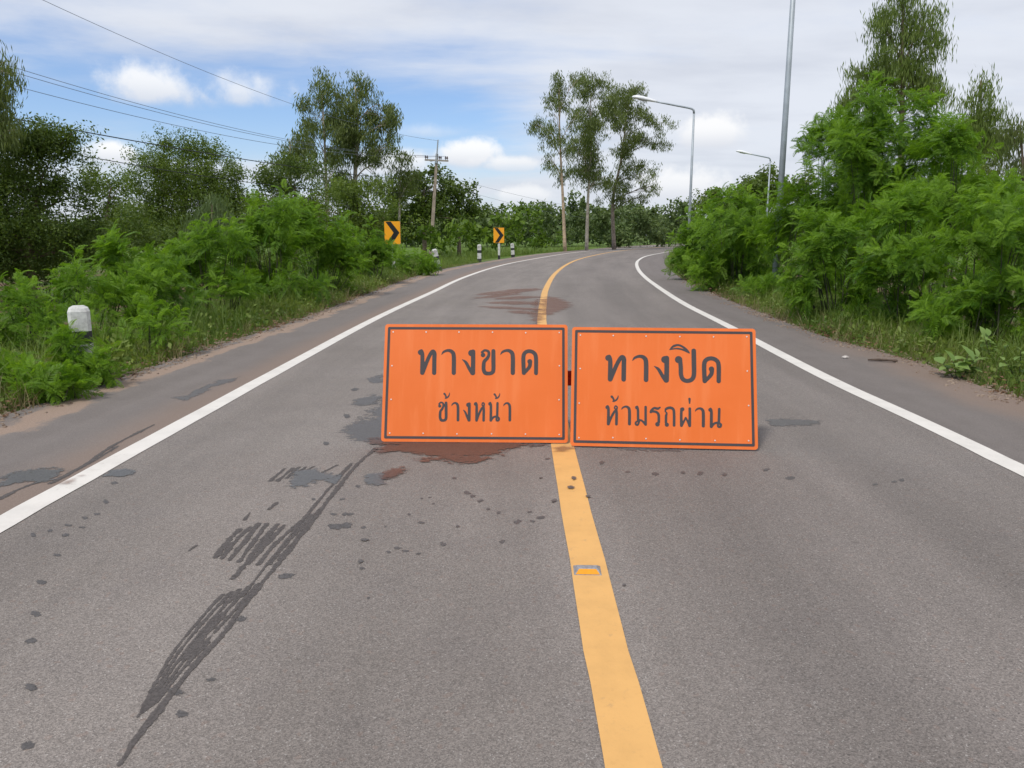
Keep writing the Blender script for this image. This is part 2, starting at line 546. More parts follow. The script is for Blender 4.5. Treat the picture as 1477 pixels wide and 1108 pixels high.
def centripetal(P, per):
    out = []
    kn = np.concatenate([[0], np.cumsum(np.maximum(np.linalg.norm(np.diff(P, axis=0), axis=1), 1e-6) ** .5)])
    for i in range(1, len(P) - 2):
        t0, t1, t2, t3 = kn[i - 1:i + 3]
        for k in range(per):
            t = t1 + (t2 - t1) * k / per
            A1 = P[i - 1] * (t1 - t) / (t1 - t0) + P[i] * (t - t0) / (t1 - t0)
            A2 = P[i] * (t2 - t) / (t2 - t1) + P[i + 1] * (t - t1) / (t2 - t1)
            A3 = P[i + 1] * (t3 - t) / (t3 - t2) + P[i + 2] * (t - t2) / (t3 - t2)
            B1 = A1 * (t2 - t) / (t2 - t0) + A2 * (t - t0) / (t2 - t0)
            B2 = A2 * (t3 - t) / (t3 - t1) + A3 * (t - t1) / (t3 - t1)
            out.append(B1 * (t2 - t) / (t2 - t1) + B2 * (t - t1) / (t2 - t1))
    out.append(P[-2])
    return np.array(out)


def catmull(P, per=8):
    P = [np.array(p, float) for p in P]
    P = [2 * P[0] - P[1]] + P + [2 * P[-1] - P[-2]]
    if len(P[0]) == 2:                       # ground lines: centripetal spacing, so uneven samples do not loop
        return centripetal(np.array(P), per)
    out = []
    for i in range(1, len(P) - 2):
        for k in range(per):
            t = k / per
            a, b, c, d = P[i - 1], P[i], P[i + 1], P[i + 2]
            out.append(.5 * ((2 * b) + (-a + c) * t + (2 * a - 5 * b + 4 * c - d) * t * t + (-a + 3 * b - 3 * c + d) * t ** 3))
    out.append(P[-2])
    return np.array(out)


# ------------------------------------------------------------------ road alignment (measured on the ground)
def gl(pts):
    return [gnd(*p)[:2] for p in pts]


L_LINE = gl([(0, 757), (148, 674.5), (300, 591), (420, 525), (540, 460.5), (621, 422.7), (670, 400), (727, 382), (780, 371.8), (835, 363.5), (900, 357.6), (978, 352.7)])
C_LINE = gl([(914, 1108), (866.4, 900), (840.5, 780), (810.5, 640), (793, 540), (781.8, 463), (783, 440.5), (788, 416), (802.5, 393), (825, 378), (848, 370.6), (887, 363), (932, 358.4), (965, 356.2)])
R_LINE = gl([(1477, 680), (1350, 618.5), (1200, 549), (1093, 493.5), (1049.5, 470), (991, 440.5), (952, 416), (929, 398.5), (919, 385), (920.5, 376), (932.5, 369.6), (957, 364.6)])
L_EDGE = gl([(0, 601), (142, 556), (242, 522), (327, 493.6), (420, 465), (540, 420), (621, 392.5), (702.5, 377), (780, 366), (835, 361), (900, 355.6), (978, 351.6)])
R_EDGE = gl([(1477, 577), (1406, 554), (1356, 533), (1294, 514), (1200, 489), (1156, 474), (1085, 446), (1040, 428), (991, 406), (967, 390), (958, 379), (962, 371), (980, 365.5)])


def extend(P, y_back=-14.0, far=45.0):
    """runs the line on behind the camera and round the bend"""
    P = [np.array(p) for p in P]
    d = (P[0] - P[1]); d = d / np.linalg.norm(d)
    t = (y_back - P[0][1]) / d[1]
    pre = [P[0] + d * t * (1 - k / 12) for k in range(12)]
    d2 = P[-1] - P[-2]; d2 = d2 / np.linalg.norm(d2)
    # keep turning right
    post, p, a = [], P[-1].copy(), math.atan2(d2[1], d2[0])
    for k in range(8):
        a = a - math.radians(2.2) if a > math.radians(-6) else a
        p = p + np.array([math.cos(a), math.sin(a)]) * far / 6
        post.append(p.copy())
    return pre + P + post


def resample(P, n):
    C = catmull(P, 10)
    s = np.concatenate([[0], np.cumsum(np.linalg.norm(np.diff(C, axis=0), axis=1))])
    return C, s


lines = {k: catmull(extend(v), 12) for k, v in dict(LE=L_EDGE, LL=L_LINE, C=C_LINE, RL=R_LINE, RE=R_EDGE).items()}


def cross_section_match(Cline, other):
    """for each centre-line point the point of another line square to it"""
    out = []
    T = np.gradient(Cline, axis=0); T /= np.linalg.norm(T, axis=1)[:, None]
    last = 0
    for p, t in zip(Cline, T):
        dd = (other - p) @ t
        nearm = np.linalg.norm(other - p, axis=1)
        score = np.abs(dd) + nearm * .02
        i = int(np.argmin(score))
        i = max(i, last); last = i
        j0, j1 = max(i - 1, 0), min(i + 1, len(other) - 1)
        best = other[i]
        for a, b in ((j0, i), (i, j1)):
            da, db = dd[a], dd[b]
            if a != b and da * db <= 0 and abs(da - db) > 1e-9:
                best = other[a] + (other[b] - other[a]) * (da / (da - db)); break
        out.append(best)
    return np.array(out)


Cc = lines['C']
cs_ = {k: cross_section_match(Cc, lines[k]) for k in ('LE', 'LL', 'RL', 'RE')}
rows = [cs_['LE'], cs_['LL'], Cc, cs_['RL'], cs_['RE']]
lat_of = [-2, -1, 0, 1, 2]
COLS = []
for a in range(4):
    for k in range(4):
        t = k / 4
        COLS.append((rows[a] * (1 - t) + rows[a + 1] * t, lat_of[a] + t))
COLS.append((rows[4], 2.0))
nC, nR = len(COLS), len(Cc)
sl = np.concatenate([[0], np.cumsum(np.linalg.norm(np.diff(Cc, axis=0), axis=1))])
V, UV = [], []
for i in range(nR):
    for c, (arr, la) in enumerate(COLS):
        V.append((arr[i][0], arr[i][1], 0.0)); UV.append((la, sl[i]))
F = [(i * nC + c, i * nC + c + 1, (i + 1) * nC + c + 1, (i + 1) * nC + c) for i in range(nR - 1) for c in range(nC - 1)]
top = len(V)
for i in range(nR):          # side skirts
    for c in (0, nC - 1):
        p = COLS[c][0][i]; dirn = (p - Cc[i]); dirn = dirn / np.linalg.norm(dirn)
        V.append((p[0] + dirn[0] * .05, p[1] + dirn[1] * .05, -0.10)); UV.append((COLS[c][1] * 1.02, sl[i]))
for i in range(nR - 1):
    F.append((top + 2 * i, i * nC, (i + 1) * nC, top + 2 * i + 2))
    F.append((i * nC + nC - 1, top + 2 * i + 1, top + 2 * i + 3, (i + 1) * nC + nC - 1))
me = bpy.data.meshes.new('road'); me.from_pydata(V, [], F)
uvl = me.uv_layers.new(name='UVMap')
for l in me.loops: uvl.data[l.index].uv = UV[l.vertex_index]
me.update()
road = prop(link('road', me, 'asphalt'), kind='structure')


def ribbon(P, w, z, name, mat, parent):
    T = np.gradient(P, axis=0); T /= np.linalg.norm(T, axis=1)[:, None]
    Nn = np.stack([-T[:, 1], T[:, 0]], 1)
    wob = np.interp(np.arange(len(P)), np.arange(0, len(P) + 6, 3), rng.normal(0, .0025, len(np.arange(0, len(P) + 6, 3))))
    a = P + Nn * (w / 2 + wob[:, None]); b = P - Nn * (w / 2 - wob[:, None])
    V = np.concatenate([np.c_[a, np.full(len(P), z)], np.c_[b, np.full(len(P), z)]])
    n = len(P)
    F = [(i + n, i + 1 + n, i + 1, i) for i in range(n - 1)]
    return link(name, fast_mesh(name, V, np.array(F)), mat, parent)


ll_ = ribbon(lines['LL'], .165, .004, 'edge_line', 'white_line', road)
rl_ = ribbon(lines['RL'], .165, .004, 'edge_line', 'white_line', road)
cl_ = ribbon(lines['C'], .165, .004, 'centre_line', 'yellow_line', road)

# ------------------------------------------------------------------ ground
LEp, REp = lines['LE'], lines['RE']


def dist_poly(XY, P):
    P = P[::2]
    best = np.full(len(XY), 1e9)
    for a, b in zip(P[:-1], P[1:]):
        ab = b - a
        t = np.clip(((XY - a) @ ab) / max(ab @ ab, 1e-9), 0, 1)
        d = np.linalg.norm(XY - (a + t[:, None] * ab), axis=1)
        best = np.minimum(best, d)
    return best


_poly = np.concatenate([LEp, REp[::-1]])


def in_road(XY):
    x, y = XY[:, 0], XY[:, 1]
    ins = np.zeros(len(XY), bool)
    P = _poly
    for (x1, y1), (x2, y2) in zip(P, np.roll(P, -1, 0)):
        c = ((y1 > y) != (y2 > y))
        with np.errstate(divide='ignore', invalid='ignore'):
            xi = (x2 - x1) * (y - y1) / (y2 - y1 if y2 != y1 else 1e-9) + x1
        ins ^= c & (x < xi)
    return ins


def sstep(x, a, b):
    t = np.clip((x - a) / (b - a), 0, 1)
    return t * t * (3 - 2 * t)


def ground_z(XY):
    XY = np.atleast_2d(np.asarray(XY, float))
    dl, dr = dist_poly(XY, LEp), dist_poly(XY, REp)
    ins = in_road(XY)
    left = dl < dr
    z = np.where(left, -.02 - .42 * sstep(dl, .5, 4.0), -.02 - .18 * sstep(dr, .6, 4.0))
    z = z + .03 * np.sin(XY[:, 0] * 1.7 + 1) * np.sin(XY[:, 1] * 1.3) * sstep(np.minimum(dl, dr), .2, 1.5)
    return np.where(ins, -.07, z)


gx = np.concatenate([-np.geomspace(3000, 22, 26), np.arange(-20, 26, .5), np.geomspace(27, 3000, 26)])
gy = np.concatenate([-np.geomspace(1500, 17, 12), np.arange(-15, 60, .6), np.geomspace(61, 5000, 34)])
XX, YY = np.meshgrid(gx, gy)
XY = np.stack([XX.ravel(), YY.ravel()], 1)
ZZ = ground_z(XY)
nx, ny = len(gx), len(gy)
idx = np.arange(nx * ny).reshape(ny, nx)
Fq = np.stack([idx[:-1, :-1].ravel(), idx[:-1, 1:].ravel(), idx[1:, 1:].ravel(), idx[1:, :-1].ravel()], 1)
prop(link('ground', fast_mesh('ground', np.c_[XY, ZZ], Fq, smooth=True), 'ground'), kind='structure')


def gz(x, y):
    return float(ground_z([[x, y]])[0])


# ------------------------------------------------------------------ wet marks on the road
def blob_mesh(name, poly, z, rag=.0, rings=6):
    """polygon (ground xy) as a fan of rings with a fade attribute, 1 inside to 0 at the rim"""
    P = np.array(poly)
    Q = []
    for a, b in zip(P, np.roll(P, -1, 0)):
        n = max(1, int(np.linalg.norm(b - a) / .03)); n = min(n, 24)
        for k in range(n): Q.append(a + (b - a) * k / n)
    Q = np.array(Q); c = Q.mean(0)
    V = [(*c, z)]; fade = [1.0]
    for r in range(1, rings + 1):
        t = r / rings
        for q in Q:
            V.append((*(c + (q - c) * t), z)); fade.append(1 - t ** 1.7)
    n = len(Q); F = []
    for k in range(n): F.append((0, 1 + k, 1 + (k + 1) % n))
    for r in range(rings - 1):
        o, o2 = 1 + r * n, 1 + (r + 1) * n
        for k in range(n): F.append((o + k, o2 + k, o2 + (k + 1) % n, o + (k + 1) % n))
    me = bpy.data.meshes.new(name); me.from_pydata(V, [], F)
    a = me.attributes.new('fade', 'FLOAT', 'POINT'); a.data.foreach_set('value', fade); me.update()
    return me


def field_sheet(name, fn, lo, hi, cell, z):
    """one flat sheet of small cells wherever the field fn(xy) is above zero; the field is kept as the fade attribute"""
    xs, ys = np.arange(lo[0], hi[0] + cell, cell), np.arange(lo[1], hi[1] + cell, cell)
    X, Y = np.meshgrid(xs, ys)
    Fd = fn(np.stack([X.ravel(), Y.ravel()], 1)).reshape(X.shape)
    keep = np.maximum.reduce([Fd[:-1, :-1], Fd[1:, :-1], Fd[:-1, 1:], Fd[1:, 1:]]) > 0
    idx = np.arange(X.size).reshape(X.shape)
    q = np.stack([idx[:-1, :-1][keep], idx[:-1, 1:][keep], idx[1:, 1:][keep], idx[1:, :-1][keep]], 1)
    used, inv = np.unique(q, return_inverse=True)
    V = np.c_[X.ravel()[used], Y.ravel()[used], np.full(len(used), z)]
    return fast_mesh(name, V, inv.reshape(q.shape), {'fade': np.clip(Fd.ravel()[used], 0, 1)})


ZC = [0.0]


def patch(pts, mat, name='wet_patch', z=None, grow=1.0, label=None, soft=.12):
    ZC[0] += .00012
    if z is None or z < .0081: z = {'wet': .0012, 'puddle': .0034}.get(mat, .0050) + ZC[0] + (0 if z is None else .003)

    P = np.array([gnd(*p)[:2] for p in pts]); c = P.mean(0); P = c + (P - c) * grow
    sz = P.max(0) - P.min(0)
    Rr = min(soft, .30 * min(sz))

    def fn(XY):
        x, y = XY[:, 0], XY[:, 1]
        ins = np.zeros(len(XY), bool); best = np.full(len(XY), 1e9)
        for a, b in zip(P, np.roll(P, -1, 0)):
            ab = b - a
            t = np.clip(((XY - a) @ ab) / max(ab @ ab, 1e-9), 0, 1)
            best = np.minimum(best, np.linalg.norm(XY - (a + t[:, None] * ab), axis=1))
            if a[1] != b[1]:
                ins ^= ((a[1] > y) != (b[1] > y)) & (x < (b[0] - a[0]) * (y - a[1]) / (b[1] - a[1]) + a[0])
        return .40 + np.where(ins, best, -best) / (2 * Rr)
    cell = max(.006, min(sz) / 60)
    o = link(name, field_sheet(name, fn, P.min(0) - Rr, P.max(0) + Rr, cell, z), mat, road)
    if label: o['label'] = label
    return o


patch([(495, 624), (505, 613), (530, 604), (541, 592), (548, 575), (600, 560), (700, 575), (790, 590), (800, 632), (700, 640), (556, 645), (530, 639), (513, 634)], 'wet', label='dark wet patch reaching out from behind the left sign')
patch([(548, 637), (640, 632), (770, 634), (770, 642), (735, 648), (715, 655), (690, 664), (660, 666), (620, 661), (590, 655), (560, 652)], 'redwet', z=.008, grow=1.06, label='reddish muddy water below the left sign')
patch([(x / 1.9986, 554 + y / 1.9986) for x, y in ((835, 286), (850, 258), (880, 250), (935, 255), (978, 264), (962, 286), (930, 280), (912, 286), (895, 278), (880, 293), (845, 296))], 'puddle', label='shallow puddle among the tyre prints')
patch([(527, 696), (530, 685), (552, 681), (560, 690), (556, 700), (534, 701)], 'puddle')
patch([(552, 684), (562, 676), (585, 674), (584, 681), (570, 688), (556, 690)], 'redwet', z=.008)
patch([(0, 690), (20, 684), (60, 676), (95, 678), (70, 692), (30, 697), (0, 701)], 'puddle', label='shallow puddle on the left shoulder')
patch([(150, 688), (158, 680), (180, 678), (195, 684), (180, 688)], 'puddle')
patch([(252, 574), (270, 570), (300, 556), (318, 548), (345, 544), (330, 552), (305, 558), (290, 568), (268, 577)], 'wet')
patch([(1105, 606), (1140, 604), (1180, 607), (1183, 611), (1150, 615), (1118, 614)], 'wet', label='wet streak right of the right sign')
patch([(885, 643), (940, 645), (985, 648), (980, 652), (930, 651), (890, 648)], 'wet')
patch([(505, 578), (540, 570), (548, 578), (530, 584), (508, 584)], 'wet')
patch([(530, 546), (552, 540), (553, 552), (538, 553)], 'wet')
patch([(784, 436), (792, 431), (806, 434), (818, 440), (806, 446), (794, 450), (786, 448)], 'redmud', name='mud_stain', z=.008, grow=1.5, label='red mud smear right of the centre line')
patch([(768, 440), (777, 434), (779, 462), (770, 463)], 'redmud', name='mud_stain', grow=1.5)
for (xa, ya, xb, yb, hh) in ((700, 424, 770, 418, 2.6), (690, 430, 745, 424, 2.0), (712, 437.5, 774, 437, 2.2), (700, 443, 770, 446, 1.8), (720, 431, 772, 429, 2.0), (735, 450, 772, 451, 2.0)):
    patch([(xa, ya - hh * .4), ((xa + xb) / 2, (ya + yb) / 2 - hh), (xb, yb - hh * .5), (xb, yb + hh * .5), ((xa + xb) / 2, (ya + yb) / 2 + hh), (xa, ya + hh * .4)], 'redmud', name='mud_stain', grow=1.3)
patch([(90, 698), (105, 688), (130, 679), (150, 680), (122, 690), (100, 699)], 'redmud', name='mud_stain', z=.008, label='soil smear across the left white line')
patch([(796, 645), (815, 643), (826, 648), (812, 654), (800, 653)], 'yelwet' if 'yelwet' in M else 'redmud', name='mud_stain', z=.008)
patch([(760, 640), (790, 641), (788, 645), (765, 646)], 'wet')


def tyre(streaks, mat='tyre', label=None):
    """one sheet per mark: every rib is a tapering band, the field is the strongest rib at each place"""
    caps = []
    for pts, w0, w1 in streaks:
        P = catmull([gnd(*p)[:2] for p in pts], 5) if len(pts) > 2 else np.array([gnd(*p)[:2] for p in pts])
        n = len(P)
        for k in range(n - 1):
            caps.append((*P[k], *P[k + 1], w0 + (w1 - w0) * k / (n - 1), w0 + (w1 - w0) * (k + 1) / (n - 1)))
    caps = np.array(caps)

    def fn(XY):
        best = np.full(len(XY), -1.0)
        for a, b, c, d, w0, w1 in caps:
            m = (XY[:, 0] > min(a, c) - .12) & (XY[:, 0] < max(a, c) + .12) & (XY[:, 1] > min(b, d) - .12) & (XY[:, 1] < max(b, d) + .12)
            q = XY[m]
            vx, vy = c - a, d - b
            t = np.clip(((q[:, 0] - a) * vx + (q[:, 1] - b) * vy) / max(vx * vx + vy * vy, 1e-9), 0, 1)
            dist = np.hypot(q[:, 0] - a - t * vx, q[:, 1] - b - t * vy)
            best[m] = np.maximum(best[m], 1 - dist / ((w0 + (w1 - w0) * t) * .86))
        return best * 1.05
    xy = caps[:, :4].reshape(-1, 2)
    o = link('tyre_mark', field_sheet('tyre_mark', fn, xy.min(0) - .1, xy.max(0) + .1, .0065, .0024 if label is None or 'thin double' not in label else .0029), mat, road)
    if label: o['label'] = label


def lerp(a, b, t): return (a[0] + (b[0] - a[0]) * t, a[1] + (b[1] - a[1]) * t)


def zp(pts): return [(x / 1.9986, 554 + y / 1.9986) for x, y in pts]


# long line that ends at the left sign, its twin, and the ribbed prints left of it
tyre([(zp([(345, 1098), (400, 1015), (470, 925), (560, 812), (650, 712), (690, 655), (760, 568), (830, 485), (900, 398), (960, 318), (1030, 232), (1085, 185)]), .018, .026),
      (zp([(700, 612), (790, 495), (880, 385), (950, 300), (1012, 235)]), .013, .016)], label='thin double tyre line running up to the left sign')
Le, Re = [(398, 960), (500, 775), (600, 652), (642, 608)], [(452, 918), (545, 800), (635, 700), (748, 575)]
ribs = [(zp([lerp(a, b, t + random.uniform(-.02, .02)) for a, b in zip(Le, Re)]), .0085, .0165) for t in (.0, .24, .48, .72, .98)]
ribs += [(zp([(540, 790), (580, 735), (640, 665)]), .034, .030), (zp([(520, 830), (560, 785), (600, 745)]), .010, .018)]
tyre(ribs, label='broad ribbed tyre print in the left lane')
ribs = [(zp(p), w, w) for p, w in (([(622, 500), (655, 455), (690, 420)], .026), ([(640, 503), (680, 450), (720, 415)], .022), ([(662, 508), (705, 455), (745, 405)], .022), ([(690, 512), (735, 450), (770, 403)], .022),
        ([(672, 562), (715, 510), (765, 450), (800, 405)], .024), ([(715, 520), (765, 465), (820, 408)], .022), ([(745, 520), (800, 455), (870, 395)], .022), ([(775, 520), (830, 455), (900, 378)], .022), ([(803, 508), (860, 440), (925, 358)], .020))]
ribs += [(zp([(648, 470), (668, 440)]), .040, .030), (zp([(722, 500), (760, 452), (788, 418)]), .036, .030)]
tyre(ribs, label='fan shaped wet tyre print in the left lane')
ribs = [(zp(p), .021, .019) for p in ([(778, 280), (820, 245)], [(800, 280), (845, 243)], [(825, 272), (862, 240)], [(850, 262), (882, 240)], [(875, 255), (905, 238)], [(930, 255), (970, 235)], [(972, 270), (1012, 230)], [(992, 275), (1032, 228)])]
tyre(ribs, label='short ribbed tyre print beside the puddle')
tyre([(zp([(545, 482), (565, 466)]), .012, .016), (zp([(705, 392), (720, 372)]), .02, .016), (zp([(775, 362), (797, 344)]), .02, .02)], label='short flecks left by a wet tyre tread')
# faint pair on the shoulder dust
tyre([([(75, 697), (120, 672), (165, 642), (222, 613)], .03, .02), ([(90, 690), (130, 668), (170, 644)], .02, .02), ([(0, 720), (30, 705), (60, 694)], .03, .03)], label='thin tyre line in the soil on the left shoulder')

# drops
SPOTS = [(122, 747, 5), (140, 742, 5), (95, 772, 6), (98, 758, 6), (119, 761, 6), (83, 801, 7), (60, 840, 7), (52, 886, 9), (45, 925, 9), (45, 992, 11), (40, 1076, 12),
         (48, 772, 5), (72, 766, 4), (153, 724, 5), (165, 697, 5), (304, 981, 9), (262, 1031, 12), (348, 893, 12), (412, 831, 12), (255, 999, 14), (484, 760, 11), (500, 758, 10),
         (516, 702, 5), (505, 742, 6), (524, 761, 4), (526, 780, 6), (520, 811, 6), (522, 820, 5), (573, 791, 5), (585, 795, 6), (603, 799, 4), (560, 796, 4), (639, 785, 7),
         (608, 754, 5), (556, 760, 3), (620, 718, 3), (608, 719, 3), (625, 727, 3), (674, 711, 6), (682, 716, 5), (693, 723, 5), (704, 735, 5), (719, 740, 4), (747, 753, 7),
         (768, 752, 5), (780, 747, 7), (764, 739, 4), (724, 782, 5), (799, 724, 5), (828, 692, 5), (823, 705, 5), (848, 718, 4), (532, 863, 4), (498, 742, 5), (495, 720, 5),
         (480, 742, 5), (945, 684, 5), (985, 682, 4), (1010, 683, 6), (1045, 685, 5), (1140, 690, 7), (1290, 695, 5), (1300, 693, 5), (1262, 699, 4), (868, 668, 5), (905, 681, 4),
         (1105, 678, 5), (900, 845, 4), (780, 690, 3), (660, 760, 3), (590, 742, 3), (452, 720, 4), (500, 600, 6), (470, 640, 6), (512, 562, 6), (480, 712, 4), (790, 662, 4), (655, 690, 4)]
for si, (x, y, r) in enumerate(SPOTS):
    k = random.randint(7, 10); ph = random.random() * 6
    el_ = random.uniform(.35, .6)
    pts = []
    for j in range(k * 2):
        a = 2 * math.pi * j / (k * 2)
        rr = r * 1.12 * (1 + .16 * math.sin(2 * a + ph) + .08 * math.sin(5 * a + ph) + random.uniform(-.09, .09))
        pts.append(gnd(x + rr * math.cos(a), y + rr * el_ * math.sin(a))[:2])
    link('water_spot', blob_mesh('water_spot', pts, .0105 + si * 2e-5 if 790 < x < 850 and 640 < y < 730 else (.0058 if si in (25, 26, 67, 68, 69) else .0017) + si * 4e-6, rings=4), 'drop', road)

# ------------------------------------------------------------------ the two road-closed signs
BIG = {}
BIG['tho'] = ((17, 105, 232, 398), [[(52, 142, 66)], [(60, 130, 48), (72, 180, 48), (70, 372, 50)],
              [(72, 372, 50), (102, 298, 46), (147, 190, 44), (184, 134, 46), (206, 152, 50), (206, 220, 50), (204, 373, 50)]])
BIG['aa'] = ((283, 105, 450, 398), [[(287, 168, 6), (310, 138, 26), (360, 121, 34), (405, 138, 46), (424, 190, 50), (424, 373, 50)]])
BIG['ngo'] = ((513, 105, 668, 400), [[(622, 150, 78)], [(640, 135, 54), (641, 250, 52), (638, 374, 54)], [(517, 221, 6), (560, 256, 34), (598, 325, 40), (632, 376, 48)]])
BIG['kho'] = ((722, 105, 893, 400), [[(752, 172, 54)], [(740, 142, 28), (772, 120, 28), (812, 134, 32), (816, 175, 36), (796, 213, 40), (766, 245, 42), (759, 285, 46), (759, 335, 46), (776, 372, 48), (815, 380, 44), (853, 370, 46), (868, 335, 48), (868, 220, 50), (868, 128, 48)]])
BIG['do'] = ((1182, 105, 1368, 400), [[(1210, 374, 48), (1206, 300, 48), (1205, 190, 48), (1225, 145, 46), (1270, 129, 46), (1320, 147, 46), (1345, 200, 48), (1346, 376, 46)],
             [(1276, 245, 58)], [(1281, 252, 46), (1274, 300, 44), (1245, 340, 40), (1212, 374, 42)]])
BIG['po'] = ((835, 130, 1070, 500), [[(877, 250, 82)], [(892, 245, 50), (900, 330, 48), (903, 410, 48), (925, 460, 48), (970, 477, 46), (1018, 460, 48), (1040, 410, 50), (1040, 280, 52), (1038, 156, 52)]])
BIG['i'] = ((775, 85, 1000, 187), [[(782, 144, 10), (822, 108, 26), (872, 95, 24), (922, 114, 24), (966, 152, 28), (996, 182, 8)], [(784, 144, 8), (850, 132, 18), (915, 142, 20), (985, 173, 20)]])
BIG['maitho'] = ((308, 590, 380, 665), [[(319, 607, 26), (331, 624, 20), (338, 648, 20), (330, 657, 14)], [(336, 656, 16), (358, 644, 18), (373, 618, 14), (377, 593, 5)]])
BIG['ho'] = ((648, 697, 775, 922), [[(668, 722, 40)], [(672, 712, 28), (680, 745, 30), (679, 905, 32)], [(680, 903, 30), (706, 835, 26), (735, 775, 26), (752, 755, 20)],
             [(755, 750, 15), (740, 730, 15), (750, 708, 16), (766, 720, 16), (760, 748, 22), (760, 800, 30), (758, 906, 30)]])
BIG['no'] = ((810, 697, 943, 922), [[(829, 721, 40)], [(832, 710, 28), (840, 745, 30), (839, 905, 32)], [(840, 904, 28), (866, 872, 24), (900, 862, 24), (925, 878, 26)],
             [(914, 712, 28), (912, 800, 28), (910, 862, 28)], [(910, 862, 20), (930, 880, 22), (925, 905, 24), (905, 905, 24), (900, 882, 18)]])
BIG['mo'] = ((407, 740, 540, 958), [[(432, 760, 40)], [(436, 752, 26), (444, 790, 28), (446, 895, 28)], [(448, 905, 20), (424, 915, 20), (420, 936, 22), (438, 946, 22), (452, 925, 22), (458, 898, 22)],
             [(450, 892, 20), (485, 900, 22), (526, 942, 26)], [(526, 754, 28), (526, 850, 28), (526, 942, 28)]])
BIG['ro'] = ((570, 745, 685, 965), [[(680, 758, 16), (655, 772, 28), (618, 766, 26), (588, 790, 26), (578, 812, 20), (600, 802, 24), (640, 808, 28), (664, 838, 30), (666, 915, 30)], [(652, 938, 50)]])
BIG['tho2'] = ((727, 748, 843, 968), [[(734, 800, 14), (745, 774, 26), (785, 762, 30), (820, 778, 30), (829, 830, 30), (829, 950, 30)], [(734, 800, 16), (750, 820, 20), (744, 850, 28), (742, 920, 28)], [(752, 943, 46)]])
BIG['pho'] = ((890, 752, 1012, 972), [[(918, 778, 44)], [(908, 776, 30), (905, 850, 30), (907, 952, 32)], [(910, 952, 26), (935, 905, 22), (953, 868, 20)], [(953, 868, 20), (972, 905, 22), (992, 952, 26)], [(996, 772, 30), (997, 850, 30), (995, 954, 32)]])
BIG['maiek'] = ((979, 655, 1007, 722), [[(993, 668, 27), (994, 690, 22), (994, 714, 16)]])

Z2 = (600, 490, 7.774); Z3 = (860, 485, 7.385)
TEXT1 = [('tho', None), ('aa', None), ('ngo', None), ('kho', None), ('aa', (943, 105, 1112, 398)), ('do', None),
         ('kho', (248, 692, 353, 922)), ('maitho', None), ('aa', (396, 697, 485, 922)), ('ngo', (525, 697, 613, 922)), ('ho', None), ('no', None), ('maitho', (870, 597, 943, 668)), ('aa', (978, 699, 1066, 922))]
TEXT2 = [('tho', (90, 195, 322, 485)), ('aa', (382, 198, 558, 490)), ('ngo', (612, 205, 780, 495)), ('po', None), ('i', None), ('do', (1125, 213, 1328, 503)),
         ('ho', (95, 733, 233, 952)), ('maitho', (152, 627, 238, 702)), ('aa', (265, 738, 370, 953)), ('mo', None), ('ro', None), ('tho2', None), ('pho', None), ('maiek', None), ('aa', (1050, 757, 1157, 975)), ('no', (1192, 762, 1343, 980))]


def glyph_strokes(name, bbox):
    b0, st = BIG[name]
    if bbox is None: bbox = b0
    sx, sy = (bbox[2] - bbox[0]) / (b0[2] - b0[0]), (bbox[3] - bbox[1]) / (b0[3] - b0[1])
    sw = (sx * sy) ** .5
    return [[(bbox[0] + (x - b0[0]) * sx, bbox[1] + (y - b0[1]) * sy, w * sw) for x, y, w in s] for s in st]


def sdf_mesh(name, caps, cell, off):
    """flat outline of a union of round strokes, by marching squares; caps: (x0,z0,r0,x1,z1,r1) in the sign's own plane"""
    caps = np.array(caps)
    x0 = min((caps[:, 0] - caps[:, 2]).min(), (caps[:, 3] - caps[:, 5]).min()) - cell * 2
    x1 = max((caps[:, 0] + caps[:, 2]).max(), (caps[:, 3] + caps[:, 5]).max()) + cell * 2
    z0 = min((caps[:, 1] - caps[:, 2]).min(), (caps[:, 4] - caps[:, 5]).min()) - cell * 2
    z1 = max((caps[:, 1] + caps[:, 2]).max(), (caps[:, 4] + caps[:, 5]).max()) + cell * 2
    xs, zs = np.arange(x0, x1, cell), np.arange(z0, z1, cell)
    X, Z = np.meshgrid(xs, zs)
    D = np.full(X.shape, 1e9)
    for a, b, r, c, d, q in caps:
        vx, vz = c - a, d - b
        t = np.clip(((X - a) * vx + (Z - b) * vz) / max(vx * vx + vz * vz, 1e-12), 0, 1)
        D = np.minimum(D, np.hypot(X - a - t * vx, Z - b - t * vz) - (r + (q - r) * t))
    verts, key, faces = [], {}, []

    def vid(k, p):
        if k not in key: key[k] = len(verts); verts.append((p[0], off, p[1]))
        return key[k]
    for j in range(len(zs) - 1):
        for i in range(len(xs) - 1):
            cs = [(i, j), (i + 1, j), (i + 1, j + 1), (i, j + 1)]
            ds = [D[q[1], q[0]] for q in cs]
            if min(ds) > 0: continue
            poly = []
            for k in range(4):
                a, b = cs[k], cs[(k + 1) % 4]; da, db = ds[k], ds[(k + 1) % 4]
                if da <= 0: poly.append(vid(a, (xs[a[0]], zs[a[1]])))
                if (da <= 0) != (db <= 0):
                    t = da / (da - db)
                    poly.append(vid(tuple(sorted((a, b))), (xs[a[0]] + (xs[b[0]] - xs[a[0]]) * t, zs[a[1]] + (zs[b[1]] - zs[a[1]]) * t)))
            if len(poly) >= 3: faces.append(tuple(poly))
    me = bpy.data.meshes.new(name); me.from_pydata(verts, [], faces); me.update()
    return me


